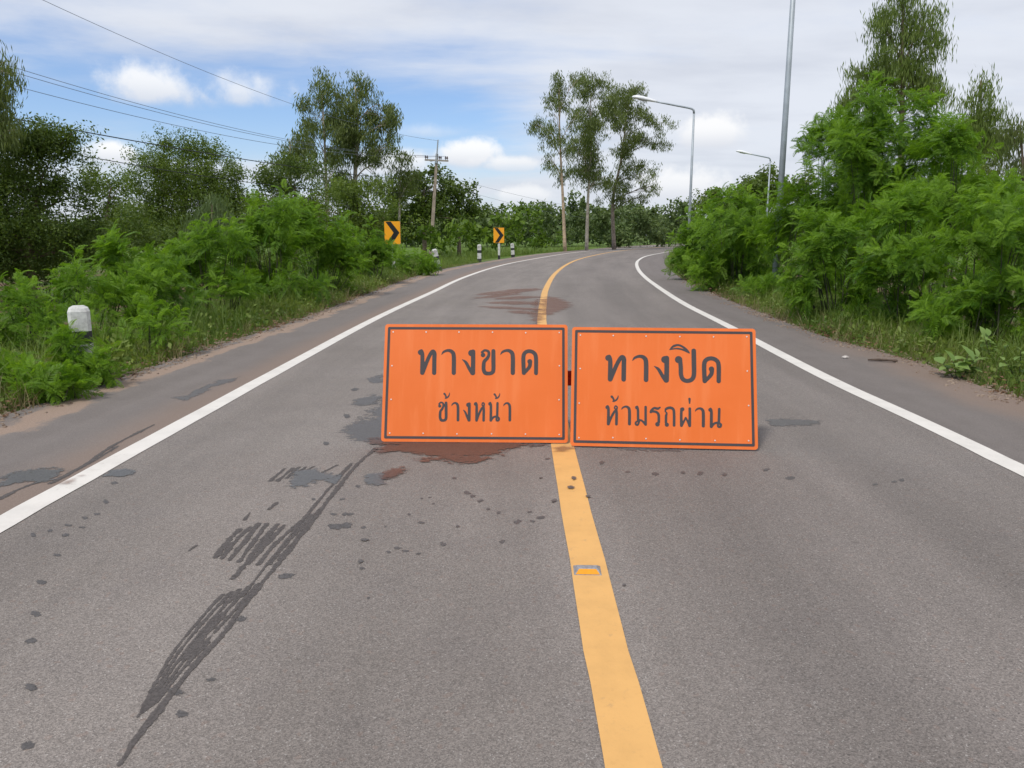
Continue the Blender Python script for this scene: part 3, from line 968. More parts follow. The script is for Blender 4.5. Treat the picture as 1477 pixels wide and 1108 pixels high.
def rrect(x0, z0, x1, z1, r, n=5):
    out = []
    for cx, cz, a0 in ((x1 - r, z1 - r, 0), (x0 + r, z1 - r, 90), (x0 + r, z0 + r, 180), (x1 - r, z0 + r, 270)):
        for k in range(n + 1):
            a = math.radians(a0 + 90 * k / n)
            out.append((cx + r * math.cos(a), cz + r * math.sin(a)))
    return out


rivet_me = MB().prism([(.0055 * math.cos(2 * math.pi * k / 8), .0055 * math.sin(2 * math.pi * k / 8)) for k in range(8)], -.0035, 0).mesh('rivet')
rivet_me.materials.append(M['rivet'])


def closure_sign(corners, text, zoom, label, lean_deg):
    TL, TR, BR, BL = corners
    a, b = gnd(*BL, z=.012), gnd(*BR, z=.012)
    mid = (a + b) / 2
    ux = (b - a); wid = np.linalg.norm(ux); ux /= wid
    back = np.cross([0, 0, 1.0], ux)                   # horizontally away from the viewer
    th = math.radians(lean_deg)
    uz = np.array([0, 0, 1.0]) * math.cos(th) + back * math.sin(th)
    nrm = np.cross(ux, uz)                               # +y of the sign's frame: away from the viewer
    nrm = -nrm if nrm[1] < 0 else nrm

    def on(px, py):
        d = ray(px, py); o = np.array([0, 0, CAM_H])
        t = ((mid - o) @ nrm) / (d @ nrm)
        p = o + d * t - mid
        return p @ ux, p @ uz
    q = [on(*p) for p in (TL, TR)]
    hgt = (q[0][1] + q[1][1]) / 2
    print('sign width %.3f height %.3f top corners' % (wid, hgt), q, 'dist', mid)
    root = empty('closure_sign', mid, label, 'road sign')
    from mathutils import Matrix
    R = Matrix(((ux[0], nrm[0], uz[0]), (ux[1], nrm[1], uz[1]), (ux[2], nrm[2], uz[2])))
    root.rotation_euler = R.to_euler()
    hw = wid / 2
    MB().prism(rrect(-hw, 0, hw, hgt, .022), .0, .004).build('panel', 'sign', root)
    # black border line
    mb = MB()
    o, w = .022, .019
    A = rrect(-hw + o, o, hw - o, hgt - o, .010, 3); B = rrect(-hw + o + w, o + w, hw - o - w, hgt - o - w, .004, 3)
    n = len(A)
    mb.add([(x, -.0012, z) for x, z in A] + [(x, -.0012, z) for x, z in B], [(k, (k + 1) % n, n + (k + 1) % n, n + k) for k in range(n)])
    mb.build('border', 'sign_black', root)
    # folded back flange of the sheet and a stiffening frame with a prop
    fb = MB()
    for z in (.06, hgt - .06): fb.box((0, .021, z), (wid - .1, .03, .03))
    for x in (-hw + .12, hw - .12): fb.box((x, .021, hgt / 2), (.03, .028, hgt - .16))
    fb.build('back_frame', 'zinc', root)
    for gname, bb in text:
        caps = []
        for s in glyph_strokes(gname, bb):
            C = catmull(s, 5) if len(s) > 1 else np.array([s[0], s[0]])
            P = []
            for (x, y, w) in C:
                u, v = on(zoom[0] + x / zoom[2], zoom[1] + y / zoom[2])
                sc = 1 / zoom[2] * mid[1] / F_PX * 1.02
                P.append((u, v, max(w, 2) * .5 * sc * .97))
            caps += [(*P[k], *P[k + 1]) for k in range(len(P) - 1)]
        link('letter', sdf_mesh('letter', caps, .0032, -.0012), 'sign_black', root)
    iw, ih = hw - .062, hgt - .062
    pos = [(-iw + 2 * iw * k / 5, z) for k in range(6) for z in (.062, ih)] + [(x, .062 + (ih - .062) * t) for x in (-iw, iw) for t in (1 / 3, 2 / 3)]
    for x, z in pos:
        link('rivet', rivet_me, 'rivet', root, (x + random.uniform(-.003, .003), 0, z + random.uniform(-.003, .003)))
    return root, mid, ux, back, th, hgt


s1 = closure_sign([(558, 466), (816.5, 470), (819, 639), (549.5, 637)], TEXT1, Z2, 'left orange sign, smaller lower line of black lettering much narrower than the upper', 20)
s2 = closure_sign([(824, 470.5), (1086, 475.5), (1093.5, 649), (822.5, 643)], TEXT2, Z3, 'slightly turned right orange sign, both lines of black lettering about equally wide', 20)

# striped barrier the signs lean on, seen in the gap between them
bx, by = (s1[1][0] + s2[1][0]) / 2, max(s1[1][1], s2[1][1]) + .33
zc = .43
bar = empty('barrier', (bx, by, 0), 'red and white barrier board glimpsed in the gap between the orange signs', 'barrier')
nst = 9; wst = 2.2 / nst
for k in range(nst):
    MB().box((-1.1 + wst * (k + .5), 0, zc), (wst - .002, .022, .115)).build('red_stripe' if k % 2 == 0 else 'white_stripe', 'barrier_red' if k % 2 == 0 else 'barrier_white', bar)
for sx in (-.85, .85):
    MB().tube([(sx, .03, zc + .05), (sx, .28, .0)], .016, 8).build('leg', 'zinc', bar)
    MB().tube([(sx, .03, zc + .05), (sx, .02, .0)], .016, 8).build('leg', 'zinc', bar)

# ------------------------------------------------------------------ raised pavement marker
p = gnd(847, 824)
stud = empty('road_stud', (p[0], p[1], .004), 'metal road stud with amber reflector set on the ochre line', 'road stud', rz=math.radians(-2))
w, d, h = .062, .050, .019
MB().add([(-w, -d, 0), (w, -d, 0), (w, d, 0), (-w, d, 0), (-w * .72, -d * .30, h), (w * .72, -d * .30, h), (w * .72, d * .30, h), (-w * .72, d * .30, h)],
         [(0, 3, 2, 1), (4, 5, 6, 7), (0, 1, 5, 4), (1, 2, 6, 5), (2, 3, 7, 6), (3, 0, 4, 7)]).build('body', 'alu', stud)
e = .0015
f = lambda t, x: (x, -d + (d * .70) * t, h * t + e)
MB().add([f(.06, -w * .88), f(.06, w * .88), f(.82, w * .62), f(.82, -w * .62)], [(0, 1, 2, 3)]).build('reflector', 'amber', stud)


# ------------------------------------------------------------------ guide posts
def guide_post(base, h, wdt, label, rz=0.0, tilt=(0, 0), bands=None):
    o = empty('guide_post', base, label, 'guide post', 'black and white guide posts on the left verge', rz)
    o.rotation_euler = (math.radians(tilt[0]), math.radians(tilt[1]), rz)
    z, i = -.1, 0
    for z0, z1, c in bands:
        m = MB(); r = wdt / 2; ch = r * .30
        ring = lambda k, zz: [(x * k, y * k, zz) for x, y in ((-r, -r + ch), (-r + ch, -r), (r - ch, -r), (r, -r + ch), (r, r - ch), (r - ch, r), (-r + ch, r), (-r, r - ch))]
        lev = [(1, z0 * h), (1, z1 * h)]
        if z1 >= 1: lev = [(1, z0 * h), (1, h - r * .55), (.86, h - r * .22), (.5, h)]
        V = [q for k, zz in lev for q in ring(k, zz)]
        F = [(a * 8 + k, a * 8 + (k + 1) % 8, a * 8 + 8 + (k + 1) % 8, a * 8 + 8 + k) for a in range(len(lev) - 1) for k in range(8)]
        F += [tuple(range(8))[::-1], tuple(range(len(V) - 8, len(V)))]
        m.add(V, F).build('white_band' if c else 'black_band', 'post_white' if c else 'post_black', o)
    return o


STD = [(-.15, .20, 0), (.20, .52, 1), (.52, .68, 0), (.68, 1.0, 1)]
b = gnd(124, 549); b[2] = gz(b[0], b[1])
guide_post((b[0], b[1], b[2]), at(121, 441, b[1])[2] - b[2], .205, 'broad black and white post nearest the camera, half sunk in left verge grass', math.radians(28), bands=STD)
b = gnd(634, 390); b[2] = gz(b[0], b[1])
guide_post(b, 1.02, .22, 'leaning white-topped guide post partly hidden by leaves at the hedge end', .3, (0, -13), STD)
b = gnd(691.5, 378); b[2] = gz(b[0], b[1])
guide_post(b, 1.02, .225, 'upright black and white banded guide post left of the clear chevron board', .1, (0, 0), STD)
b = gnd(740, 371); b[2] = gz(b[0], b[1])
guide_post(b, .98, .23, 'small banded guide post just right of the clear chevron board', .2, (0, -4), STD)


# ------------------------------------------------------------------ chevron boards
def chevron(corners, D, label, post_px, rz):
    TL, BR = corners
    c = at((TL[0] + BR[0]) / 2, (TL[1] + BR[1]) / 2, D)
    w = abs(BR[0] - TL[0]) * D / F_PX / math.cos(rz); h = abs(BR[1] - TL[1]) * D / F_PX
    g0 = gz(c[0], c[1])
    o = empty('chevron_sign', (c[0], c[1], g0), label, 'chevron sign', 'chevron boards round the bend', rz)
    zc = c[2] - g0
    MB().prism(rrect(-w / 2, zc - h / 2, w / 2, zc + h / 2, .03), -.012, .012).build('board', 'chev_yellow', o)
    # band bent to the right
    t = .34 * w
    pts = [(-.42 * w, .485 * h), (-.42 * w + t, .485 * h), (.46 * w, 0), (-.36 * w + t, -.485 * h), (-.36 * w, -.485 * h), (.08 * w, 0)]
    me = MB().add([(x, -.0145, zc + z) for x, z in pts], [(0, 5, 2, 1), (5, 4, 3, 2)])
    me.build('chevron_mark', 'chev_black', o)
    mb = MB().box((0, .075, (zc + h * .4 - .3) / 2), (.13, .11, zc + h * .4 + .3)); mb.build('post', 'post_white', o)
    MB().box((0, .075, .09), (.134, .114, .34)).build('post_foot', 'post_black', o)
    return o


chevron([(554.5, 320), (577.5, 351.5)], 35.0, 'chevron board rising out of the green hedge, leaves over its lower corner', None, math.radians(-14))
chevron([(712, 329), (727, 350)], 51.0, 'chevron board standing clear on its white post between two guide posts', None, math.radians(-8))


# ------------------------------------------------------------------ lamp posts
def lamp_post(bx, by, h, arm, label, arm_dir, bare=False):
    z0 = gz(bx, by)
    o = empty('street_lamp', (bx, by, z0), label, 'street lamp', 'street lamps along the right verge')
    MB().tube([(0, 0, 0), (0, 0, h * .5), (0, 0, h - .25)], [.085, .072, .055], 10).build('pole', 'steel', o, True)
    MB().box((0, 0, .012), (.34, .34, .024)).build('base_plate', 'steel', o)
    d = Vector(arm_dir).normalized()
    P = [Vector((0, 0, h - .25)), Vector((0, 0, h - .08)) + d * .02, Vector((0, 0, h)) + d * .12, Vector((0, 0, h + .05)) + d * .3]
    P += [Vector((0, 0, h + .05 + (t - .3) * .20)) + d * t for t in (arm * .5, arm - .75)]
    MB().tube(P, [.06, .06, .058, .056, .052, .045], 8).build('arm', 'steel', o, True)
    # cobra head: swollen shell with flat underside
    hd = empty_child = None
    up = Vector((0, 0, 1)); sd_ = d.cross(up).normalized(); s0 = P[-1]; fw = (d + up * .20).normalized(); un = sd_.cross(fw).normalized()
    mb = MB(); prof = [(a * 1.35 - .1, b * 1.25, c * 1.45, d_ * 1.2) for a, b, c, d_ in [(-.12, .045, .04, .03), (.0, .07, .06, .04), (.25, .12, .09, .05), (.5, .16, .11, .05), (.75, .15, .10, .045), (.88, .09, .06, .03), (.92, .03, .02, .015)]]
    V, F, n = [], [], 10
    for (x, hw, hu, hd_) in prof:
        for k in range(n):
            a = 2 * math.pi * k / n; s_, c_ = math.sin(a), math.cos(a)
            V.append(s0 + fw * x + sd_ * hw * c_ + un * (hu * s_ if s_ > 0 else hd_ * s_))
    for i in range(len(prof) - 1):
        for k in range(n): F.append((i * n + k, i * n + (k + 1) % n, (i + 1) * n + (k + 1) % n, (i + 1) * n + k))
    F += [tuple(range(n))[::-1], tuple(range(len(V) - n, len(V)))]
    hdo = mb.add(V, F).build('lamp_head', 'lamp_white', o, True)
    lens = MB().add([s0 + fw * x + sd_ * hw - un * .058 for x, hw in ((.3, -.09), (.8, -.10), (.8, .10), (.3, .09))] +
                    [s0 + fw * x + sd_ * hw - un * .082 for x, hw in ((.36, -.06), (.74, -.07), (.74, .07), (.36, .06))],
                    [(0, 1, 2, 3), (4, 7, 6, 5), (0, 4, 5, 1), (1, 5, 6, 2), (2, 6, 7, 3), (3, 7, 4, 0)])
    lens.build('lens', 'lamp_lens', hdo)
    return o


a = at(1118, 400, 20.5); lamp_post(a[0], a[1], 9.3, 3.0, 'tall grey lamp post nearest the camera, its top out of view', (-1, -.15, 0))
a = at(993, 350, 44.0); lamp_post(a[0], a[1], at(1000, 157, 44.0)[2] - gz(a[0], a[1]), 3.0, 'grey lamp with curved arm reaching towards the tall eucalypts at the bend', (-1, .10, 0))
a = at(1105, 330, 69.0); lamp_post(a[0], a[1], at(1105, 228, 69.0)[2] - gz(a[0], a[1]), 2.6, 'small distant lamp seen beyond the right hedge, left of the tall post', (-1, .05, 0))

# ------------------------------------------------------------------ utility pole and wires
UD = 66.0
pb, pt = at(620, 352, UD), at(630.3, 222, UD)
pb[2] = gz(pb[0], pb[1])
up_ = empty('utility_pole', pb, 'leaning concrete utility pole with crossarm and spike before dark trees', 'utility pole')
q = Vector(pt - pb)
ax = Vector((1, .25, 0)).normalized()
rel = lambda px, py: Vector(at(px, py, UD) - pb)
mb = MB(); a0, a1 = .16, .10
by_ = Vector((0, 1, 0))
V = [Vector((sx * a0, sy * a0 * .8, -.3)) for sx, sy in ((-1, -1), (1, -1), (1, 1), (-1, 1))] + [q + Vector((sx * a1, sy * a1 * .8, 0)) for sx, sy in ((-1, -1), (1, -1), (1, 1), (-1, 1))]
mb.add(V, [(0, 3, 2, 1), (4, 5, 6, 7), (0, 1, 5, 4), (1, 2, 6, 5), (2, 3, 7, 6), (3, 0, 4, 7)]).build('pole', 'concrete', up_)
ca, cb = rel(613, 231), rel(647, 232.5)
cdir = (cb - ca)
cm = (ca + cb) / 2 + Vector((0, -.16, 0))
MB().box(cm, (cdir.length, .12, .13), rot=Vector((1, 0, 0)).rotation_difference(cdir.normalized()).to_matrix()).build('crossarm', 'crossarm', up_)
MB().tube([rel(629.5, 236) + Vector((0, -.2, 0)), rel(632, 202) + Vector((0, -.1, 0))], [.07, .055], 6).build('spike', 'steel', up_)
INS = []
for px in (614.2, 616.8, 634, 636.4, 643, 645.4):
    b0 = cm + cdir.normalized() * ((px - 630) / 17 * cdir.length / 2) + Vector((0, 0, .06))
    MB().tube([b0, b0 + Vector((0, 0, .1)), b0 + Vector((0, 0, .11)), b0 + Vector((0, 0, .2)), b0 + Vector((0, 0, .21)), b0 + Vector((0, 0, .3))], [.03, .03, .075, .075, .05, .04], 8).build('insulator', 'insulator', up_)
    INS.append(Vector(pb) + b0 + Vector((0, 0, .3)))


def wire(p0, p1, via, rad, mat, label, group):
    """hanging wire from p0 to p1; the sag is chosen so that it hangs past the height seen at via"""
    p0, p1 = Vector(p0), Vector(p1)

    def pts(s):
        return [p0.lerp(p1, t / 40) - Vector((0, 0, 4 * s * (t / 40) * (1 - t / 40))) for t in range(41)]

    def proj(p):
        v = Vector(p) - Vector((0, 0, CAM_H)); z = v.y * CP - v.z * SP
        return W0 / 2 + F_PX * v.x / z, H0 / 2 - F_PX * (v.y * SP + v.z * CP) / z
    lo, hi = -1.0, 6.0
    for _ in range(40):
        m = (lo + hi) / 2
        pr = [proj(p) for p in pts(m)]
        y = np.interp(via[0], [a for a, _ in pr], [b for _, b in pr])
        if y < via[1]: lo = m
        else: hi = m
    o = MB().tube(pts((lo + hi) / 2), rad, 5).build('overhead_wire', mat, None)
    return prop(o, label, 'overhead wire', group)


grp = 'overhead wires from the left to the utility pole'
D0 = 30.0
wire(at(-60, -58, D0), Vector(pb) + rel(632, 203), (250, 84), .011, 'cable_bare', 'lone thin wire highest in the sky, running down to the pole spike', grp)
wire(at(-60, 72, D0), INS[0], (200, 150), .012, 'cable_bare', 'top wire of the thin trio above the round tree', grp)
wire(at(-60, 80, D0), INS[2], (200, 155), .012, 'cable_bare', 'middle wire of the thin trio above the round tree', grp)
wire(at(-60, 102, D0), INS[4], (200, 169), .012, 'cable_bare', 'lowest wire of the thin trio above the round tree', grp)
wire(at(-60, 156, 26), Vector(pb) + rel(627, 262), (220, 208), .022, 'cable', 'thick black cable crossing the dark tree crown at far left', grp)
wire(at(-60, 190, 26), Vector(pb) + rel(626, 276), (170, 234), .016, 'cable', 'black cable passing low across the gap between the left trees', grp)
e2 = at(1010, 299, 150)
wire(Vector(pb) + rel(629, 250), e2, (790, 291), .010, 'cable_bare', 'faint wire running right from the pole behind the central eucalypts', 'overhead wires beyond the utility pole')
wire(Vector(pb) + rel(628, 262), at(1010, 304, 150), (760, 299), .010, 'cable_bare', 'lower faint wire running right from the pole towards the bend', 'overhead wires beyond the utility pole')


# ------------------------------------------------------------------ foliage templates
def basis(d, spin):
    """frames (n,3,3) whose z column is d, spun round it"""
    d = d / np.linalg.norm(d, axis=1)[:, None]
    h = np.where(np.abs(d[:, 2:3]) < .95, np.array([[0, 0, 1.0]]), np.array([[1.0, 0, 0]]))
    x = np.cross(h, d); x /= np.linalg.norm(x, axis=1)[:, None]
    y = np.cross(d, x)
    c, s = np.cos(spin)[:, None], np.sin(spin)[:, None]
    return np.stack([x * c + y * s, -x * s + y * c, d], 2)


def rot_z(a):
    return np.array([[math.cos(a), -math.sin(a), 0], [math.sin(a), math.cos(a), 0], [0, 0, 1]])


def rot_y(a):
    return np.array([[math.cos(a), 0, math.sin(a)], [0, 1, 0], [-math.sin(a), 0, math.cos(a)]])


def leaf_quad(base, dirv, side, length, width, droop=0.0, pos=.45):
    b = np.array(base); d = np.array(dirv) / np.linalg.norm(dirv); s = np.array(side)
    m = b + d * length * pos
    return [b, m + s * width / 2, b + d * length + np.array([0, 0, -droop * length]), m - s * width / 2]


def frond(r, pairs=10):
    """twice-pinnate leaf along +x, arching; every pinna carries its own along/across coordinates"""
    V, F, T, PU, PV = [], [], [], [], []
    ar, dr = r.uniform(.30, .5), r.uniform(.62, .95)
    rc = lambda t: np.array([t * (1 - .12 * t), .07 * math.sin(2.2 * t + 1), ar * t - dr * t * t])
    V += [rc(0) + [0, .006, 0], rc(.55) + [0, .006, 0], rc(.55) - [0, .006, 0], rc(0) - [0, .006, 0]]; F.append((0, 1, 2, 3)); T += [.5] * 4; PU += [0] * 4; PV += [0] * 4
    for i in range(pairs):
        t = .14 + .86 * i / (pairs - 1)
        ln = .34 * (math.sin(math.pi * (.22 + .66 * t)) ** .8) * r.uniform(.85, 1.1)
        for sg in (-1, 1):
            a = math.radians(r.uniform(52, 66) - 22 * t)
            d = np.array([math.cos(a), sg * math.sin(a), r.uniform(-.22, .06) - .3 * t])
            sd = np.array([-sg * math.sin(a), math.cos(a), 0]) * 1.0
            o = len(V)
            V += leaf_quad(rc(t), d, sd, ln, .105, r.uniform(.08, .26), .5); F.append((o, o + 1, o + 2, o + 3)); T += [r.uniform(.2, .8)] * 4
            PU += [0, .5, 1, .5]; PV += [0, 1, 0, -1]
    return np.array(V), np.array(F), np.array(T), np.array(PU), np.array(PV)


def cluster_frond(seed, n=7):
    """leaves set alternately along a young shoot"""
    r = np.random.default_rng(seed)
    VV, FF, TT, UU, WW, o = [], [], [], [], [], 0
    for k in range(n):
        v, f, t, pu, pv = frond(r)
        q = k / (n - 1)
        elv = math.radians(12 + 55 * q + r.uniform(-14, 14))
        Rm = rot_z(k * 2.4 + r.uniform(-.5, .5)) @ rot_y(-elv)
        sc = (1.0 - .5 * q) * r.uniform(.8, 1.15)
        v = (v * sc) @ Rm.T + np.array([r.normal(0, .05), r.normal(0, .05), -.25 + .75 * q])
        VV.append(v); FF.append(f + o); TT.append(np.clip(t + .5 * (q - .5), 0, 1)); UU.append(pu); WW.append(pv); o += len(v)
    return np.concatenate(VV), np.concatenate(FF), np.concatenate(TT), np.concatenate(UU), np.concatenate(WW)


def cluster_leaves(seed, n, length, width, hang, spread=1.0):
    """leaves along short twigs; hang=1: hanging straight down like eucalypt leaves"""
    r = np.random.default_rng(seed)
    V, F, T = [], [], []
    for k in range(n):
        b = np.clip(r.normal(0, .27, 3), -.5, .5) * spread
        d = r.normal(0, 1, 3); d /= np.linalg.norm(d)
        d = d * (1 - hang) + np.array([0, 0, -1.0]) * hang + np.array([0, 0, .12]) * (1 - hang)
        d /= np.linalg.norm(d)
        s = np.cross(d, r.normal(0, 1, 3)); s /= np.linalg.norm(s)
        L = length * r.uniform(.7, 1.25)
        o = len(V); V += leaf_quad(b, d, s, L, width * r.uniform(.8, 1.2), .08); F.append((o, o + 1, o + 2, o + 3)); T += [r.uniform(0, 1)] * 4
    return np.array(V), np.array(F), np.array(T)


TPL = {
    'frond': [cluster_frond(s) for s in (1, 2, 3, 4)],
    'frond_far': [cluster_frond(s, 6) for s in (11, 12)],
    'euc': [cluster_leaves(s, 34, .34, .070, .62) for s in (21, 22, 23)],
    'euc_fine': [cluster_leaves(s, 44, .36, .046, .74) for s in (24, 25, 26)],
    'broad': [cluster_leaves(s, 26, .30, .15, .12) for s in (31, 32, 33)],
    'small': [cluster_leaves(s, 46, .17, .075, .12) for s in (34, 35, 36)],
    'far': [cluster_leaves(s, 14, .42, .24, .2) for s in (41, 42)],
}


class Leaves:
    def __init__(s): s.v, s.f, s.t, s.n, s.u, s.w = [], [], [], 0, [], []

    def put(s, tpl, loc, dirs, scale, tone):
        n = len(loc)
        which = rng.integers(0, len(TPL[tpl]), n)
        B = basis(dirs, rng.uniform(0, 6.28, n)) * scale[:, None, None]
        for w, T_ in enumerate(TPL[tpl]):
            tv, tf, tt = T_[:3]
            m = which == w; k = int(m.sum())
            if not k: continue
            v = np.einsum('nij,vj->nvi', B[m], tv) + loc[m][:, None, :]
            s.v.append(v.reshape(-1, 3)); s.f.append((tf[None] + (np.arange(k) * len(tv))[:, None, None]).reshape(-1, 4) + s.n)
            s.t.append(np.clip(tt[None] * .62 + tone[m][:, None] * .55 - .08, 0, 1).reshape(-1)); s.n += k * len(tv)
            if len(T_) > 3: s.u.append(np.tile(T_[3], k)); s.w.append(np.tile(T_[4], k))

    def build(s, name, mat, parent, origin=(0, 0, 0)):
        v = np.concatenate(s.v) - np.array(origin)[None]
        at_ = {'tint': np.concatenate(s.t)}
        if s.u: at_.update(pu=np.concatenate(s.u), pv=np.concatenate(s.w))
        return link(name, fast_mesh(name, v, np.concatenate(s.f), at_), mat, parent)


def lobe_points(px, py, rx, ry, D, n, shell=2.4, deep=1.0, clump=0.0):
    """points inside an egg of foliage that shows rx by ry in the photograph at distance D"""
    c = at(px, py, D); k = D / F_PX
    u = rng.normal(0, 1, (n, 3)); u /= np.linalg.norm(u, axis=1)[:, None]
    r = rng.uniform(0, 1, n) ** (1 / shell)
    if clump > 0:                                # twigs gather in sprays with gaps between
        kc = max(5, n // 14)
        cu = rng.normal(0, 1, (kc, 3)); cu /= np.linalg.norm(cu, axis=1)[:, None]
        cc = cu * (rng.uniform(.35, 1, kc) ** .5)[:, None]
        q = cc[rng.integers(0, kc, n)] + rng.normal(0, clump, (n, 3)) * np.array([1, 1, .8])
        r = np.linalg.norm(q, axis=1); q *= (np.minimum(r, 1.12) / np.maximum(r, 1e-6))[:, None]
        r = np.minimum(r, 1.12); u = q / np.maximum(r, 1e-6)[:, None]
    lump = 1 + .16 * np.sin(5 * u[:, 0] + px) + .16 * np.sin(6 * u[:, 2] + py) + .10 * np.sin(11 * u[:, 1] + 7 * u[:, 0])
    off = u * (r * lump)[:, None] * np.array([rx * k, deep * (rx + ry) / 2 * k, ry * k])
    return c + off, u, r


def branch_pts(a, b, sag, n=5):
    a, b = Vector(a), Vector(b)
    mid = (a + b) / 2 + Vector((0, 0, sag))
    return [a * (1 - t) ** 2 + mid * 2 * t * (1 - t) + b * t * t for t in [i / n for i in range(n + 1)]]


DENS = {'frond': 1.30, 'euc': 9.0, 'euc_fine': 9.0, 'small': 9.5, 'broad': 9.0, 'far': 5.0}


def plant(name, label, cat, D, base_px, lobes, tpl, mat, dens, lsc, trunk=None, bark='bark', trad=.12, group=None, up=.5, out=.7, deep=1.0, spread_d=.0, part='foliage', limbs=10, shell=2.4, stem_name='trunk', zmin=.05, clump=.24):
    bp = at(base_px, 340, D)
    base = np.array([bp[0], D, gz(bp[0], D)])
    root = empty(name, base, label, cat, group)
    L = Leaves(); tips = []
    for lb in lobes:
        px, py, rx, ry = lb[:4]
        dD = lb[4] if len(lb) > 4 else rng.uniform(-spread_d, spread_d)
        k = D / F_PX
        area = rx * ry * k * k
        n = max(10, int(dens * DENS.get(tpl, 1) * area / (lsc * lsc)))
        P, u, r = lobe_points(px, py, rx, ry, D + dD, n, shell, deep, clump)
        gzs = base[2] + zmin
        ok = P[:, 2] > gzs
        P, u, r = P[ok], u[ok], r[ok]
        if not len(P): continue
        hang = tpl.startswith('euc')
        dirs = (u * .12 + np.array([0, 0, 1.0]) + rng.normal(0, .12, u.shape)) if hang else u * out + np.array([0, 0, up]) + rng.normal(0, .28, u.shape)
        tone = np.clip(rng.normal(.5, .27, len(P)), 0, 1)
        L.put(tpl, P, dirs, lsc * rng.uniform(.75, 1.25, len(P)), tone)
        tips.append((at(px, py, D + dD), P))
    L.build(part, mat, root, base)
    mb = MB()
    tp = [Vector(at(x, y, D)) - Vector(base) for x, y in trunk] if trunk else None
    if tp:
        tp[0] = Vector((tp[0].x, 0, -.15))
        tp = [Vector(p) for p in catmull([tuple(p) for p in tp], 5)]
        nT = len(tp)
        mb.tube(tp, [trad * (1 - .82 * (i / (nT - 1)) ** .9) for i in range(nT)], 8)
        for c, P in tips:
            c = Vector(c) - Vector(base)
            js = [i for i in range(nT) if tp[i].z < c.z - .12 * (c.z)] or [max(1, nT // 3)]
            j = js[-1]
            st = tp[j]; r0 = trad * (1 - .82 * (j / (nT - 1))) * .48
            bp_ = branch_pts(st, c, .06 * c.z, 6)
            mb.tube(bp_, [r0 * (1 - .7 * i / 6) for i in range(7)], 6, False)
            for q in P[rng.integers(0, len(P), limbs)]:
                q = Vector(q) - Vector(base)
                s0 = bp_[random.randint(2, 6)]
                mb.tube(branch_pts(s0, q, .10 * (q - s0).length, 4), [r0 * .32, r0 * .26, r0 * .2, r0 * .14, r0 * .07], 4, False)
    else:
        for c, P in tips:
            for q in P[rng.integers(0, len(P), limbs)]:
                q = Vector(q) - Vector(base)
                f = Vector((q.x * .35 + random.uniform(-.15, .15), q.y * .35 + random.uniform(-.15, .15), -.1))
                mb.tube(branch_pts(f, q, .15 * q.length, 5), [.012, .011, .010, .008, .005, .003], 5, False)
    mb.build(stem_name, bark, root, True)
    return root


# ------------------------------------------------------------------ shrubs along the left
LG, RG = 'feathery green shrubs along the left verge', 'feathery green shrubs along the right verge'


def shrub(label, D, bx, lobes, group, dens=17, lsc=.52, **kw):
    return plant('feathery_shrub', label, 'shrub', D, bx, lobes, kw.pop('tpl', 'frond'), kw.pop('mat', 'leucaena'), dens * .62, lsc * .68, None, 'stem', group=group, up=.75, out=.75, limbs=5, stem_name='stem', shell=2.0, **kw)


shrub('low feathery shrub at the far end of the left hedge beside the leaning guide post', 30, 588, [(582, 380, 30, 18), (604, 382, 16, 13), (556, 366, 20, 14), (620, 384, 9, 8)], LG, lsc=.6)
shrub('feathery shrub directly under the hedge-bound chevron board', 24.5, 530, [(518, 370, 44, 38), (540, 382, 32, 24), (500, 350, 32, 26), (545, 352, 14, 10)], LG, lsc=.58)
shrub('feathery shrub left of the chevron board, below the tall eucalypt clump', 19.5, 460, [(455, 362, 52, 46), (430, 336, 36, 32), (478, 342, 40, 30), (480, 395, 40, 26)], LG, lsc=.55)
shrub('tallest feathery shrub of the left hedge, its crest under the dark crooked tree', 16.5, 390, [(385, 352, 52, 50), (403, 318, 38, 30), (360, 392, 50, 38), (372, 312, 24, 18), (430, 405, 36, 30)], LG)
shrub('feathery shrub below the pale drooping tree', 14, 305, [(300, 385, 54, 44), (322, 354, 38, 24), (335, 412, 42, 34), (278, 360, 30, 22)], LG)
shrub('bright feathery shrub below the round-crowned tree', 12.5, 215, [(220, 395, 54, 44), (190, 372, 38, 26), (250, 432, 48, 36), (170, 410, 40, 34)], LG, lsc=.48)
shrub('feathery shrub right behind the broad half-sunk guide post', 11, 130, [(140, 418, 44, 34), (108, 420, 36, 26), (165, 450, 40, 30)], LG, lsc=.45)
shrub('low feathery shrub at the picture edge, left of the broad guide post', 9.4, 40, [(45, 462, 48, 34), (15, 440, 36, 24), (80, 480, 40, 30), (-30, 470, 50, 50)], LG, lsc=.42)
shrub('small bright seedling shrub on the road edge at far left', 7.0, 40, [(38, 562, 34, 26), (75, 556, 26, 18), (5, 545, 36, 30), (108, 556, 12, 7)], LG, lsc=.34, dens=14)
shrub('tiny seedling shrub hiding the foot of the broad guide post', 7.7, 122, [(120, 531, 24, 16), (150, 528, 20, 15), (92, 534, 22, 16), (126, 546, 24, 14), (99, 496, 10, 8)], LG, lsc=.30, dens=14)
shrub('dim shrub in the grass between the broad guide post and the hedge', 9.8, 210, [(205, 478, 44, 26), (250, 470, 36, 24)], LG, lsc=.40, dens=12)

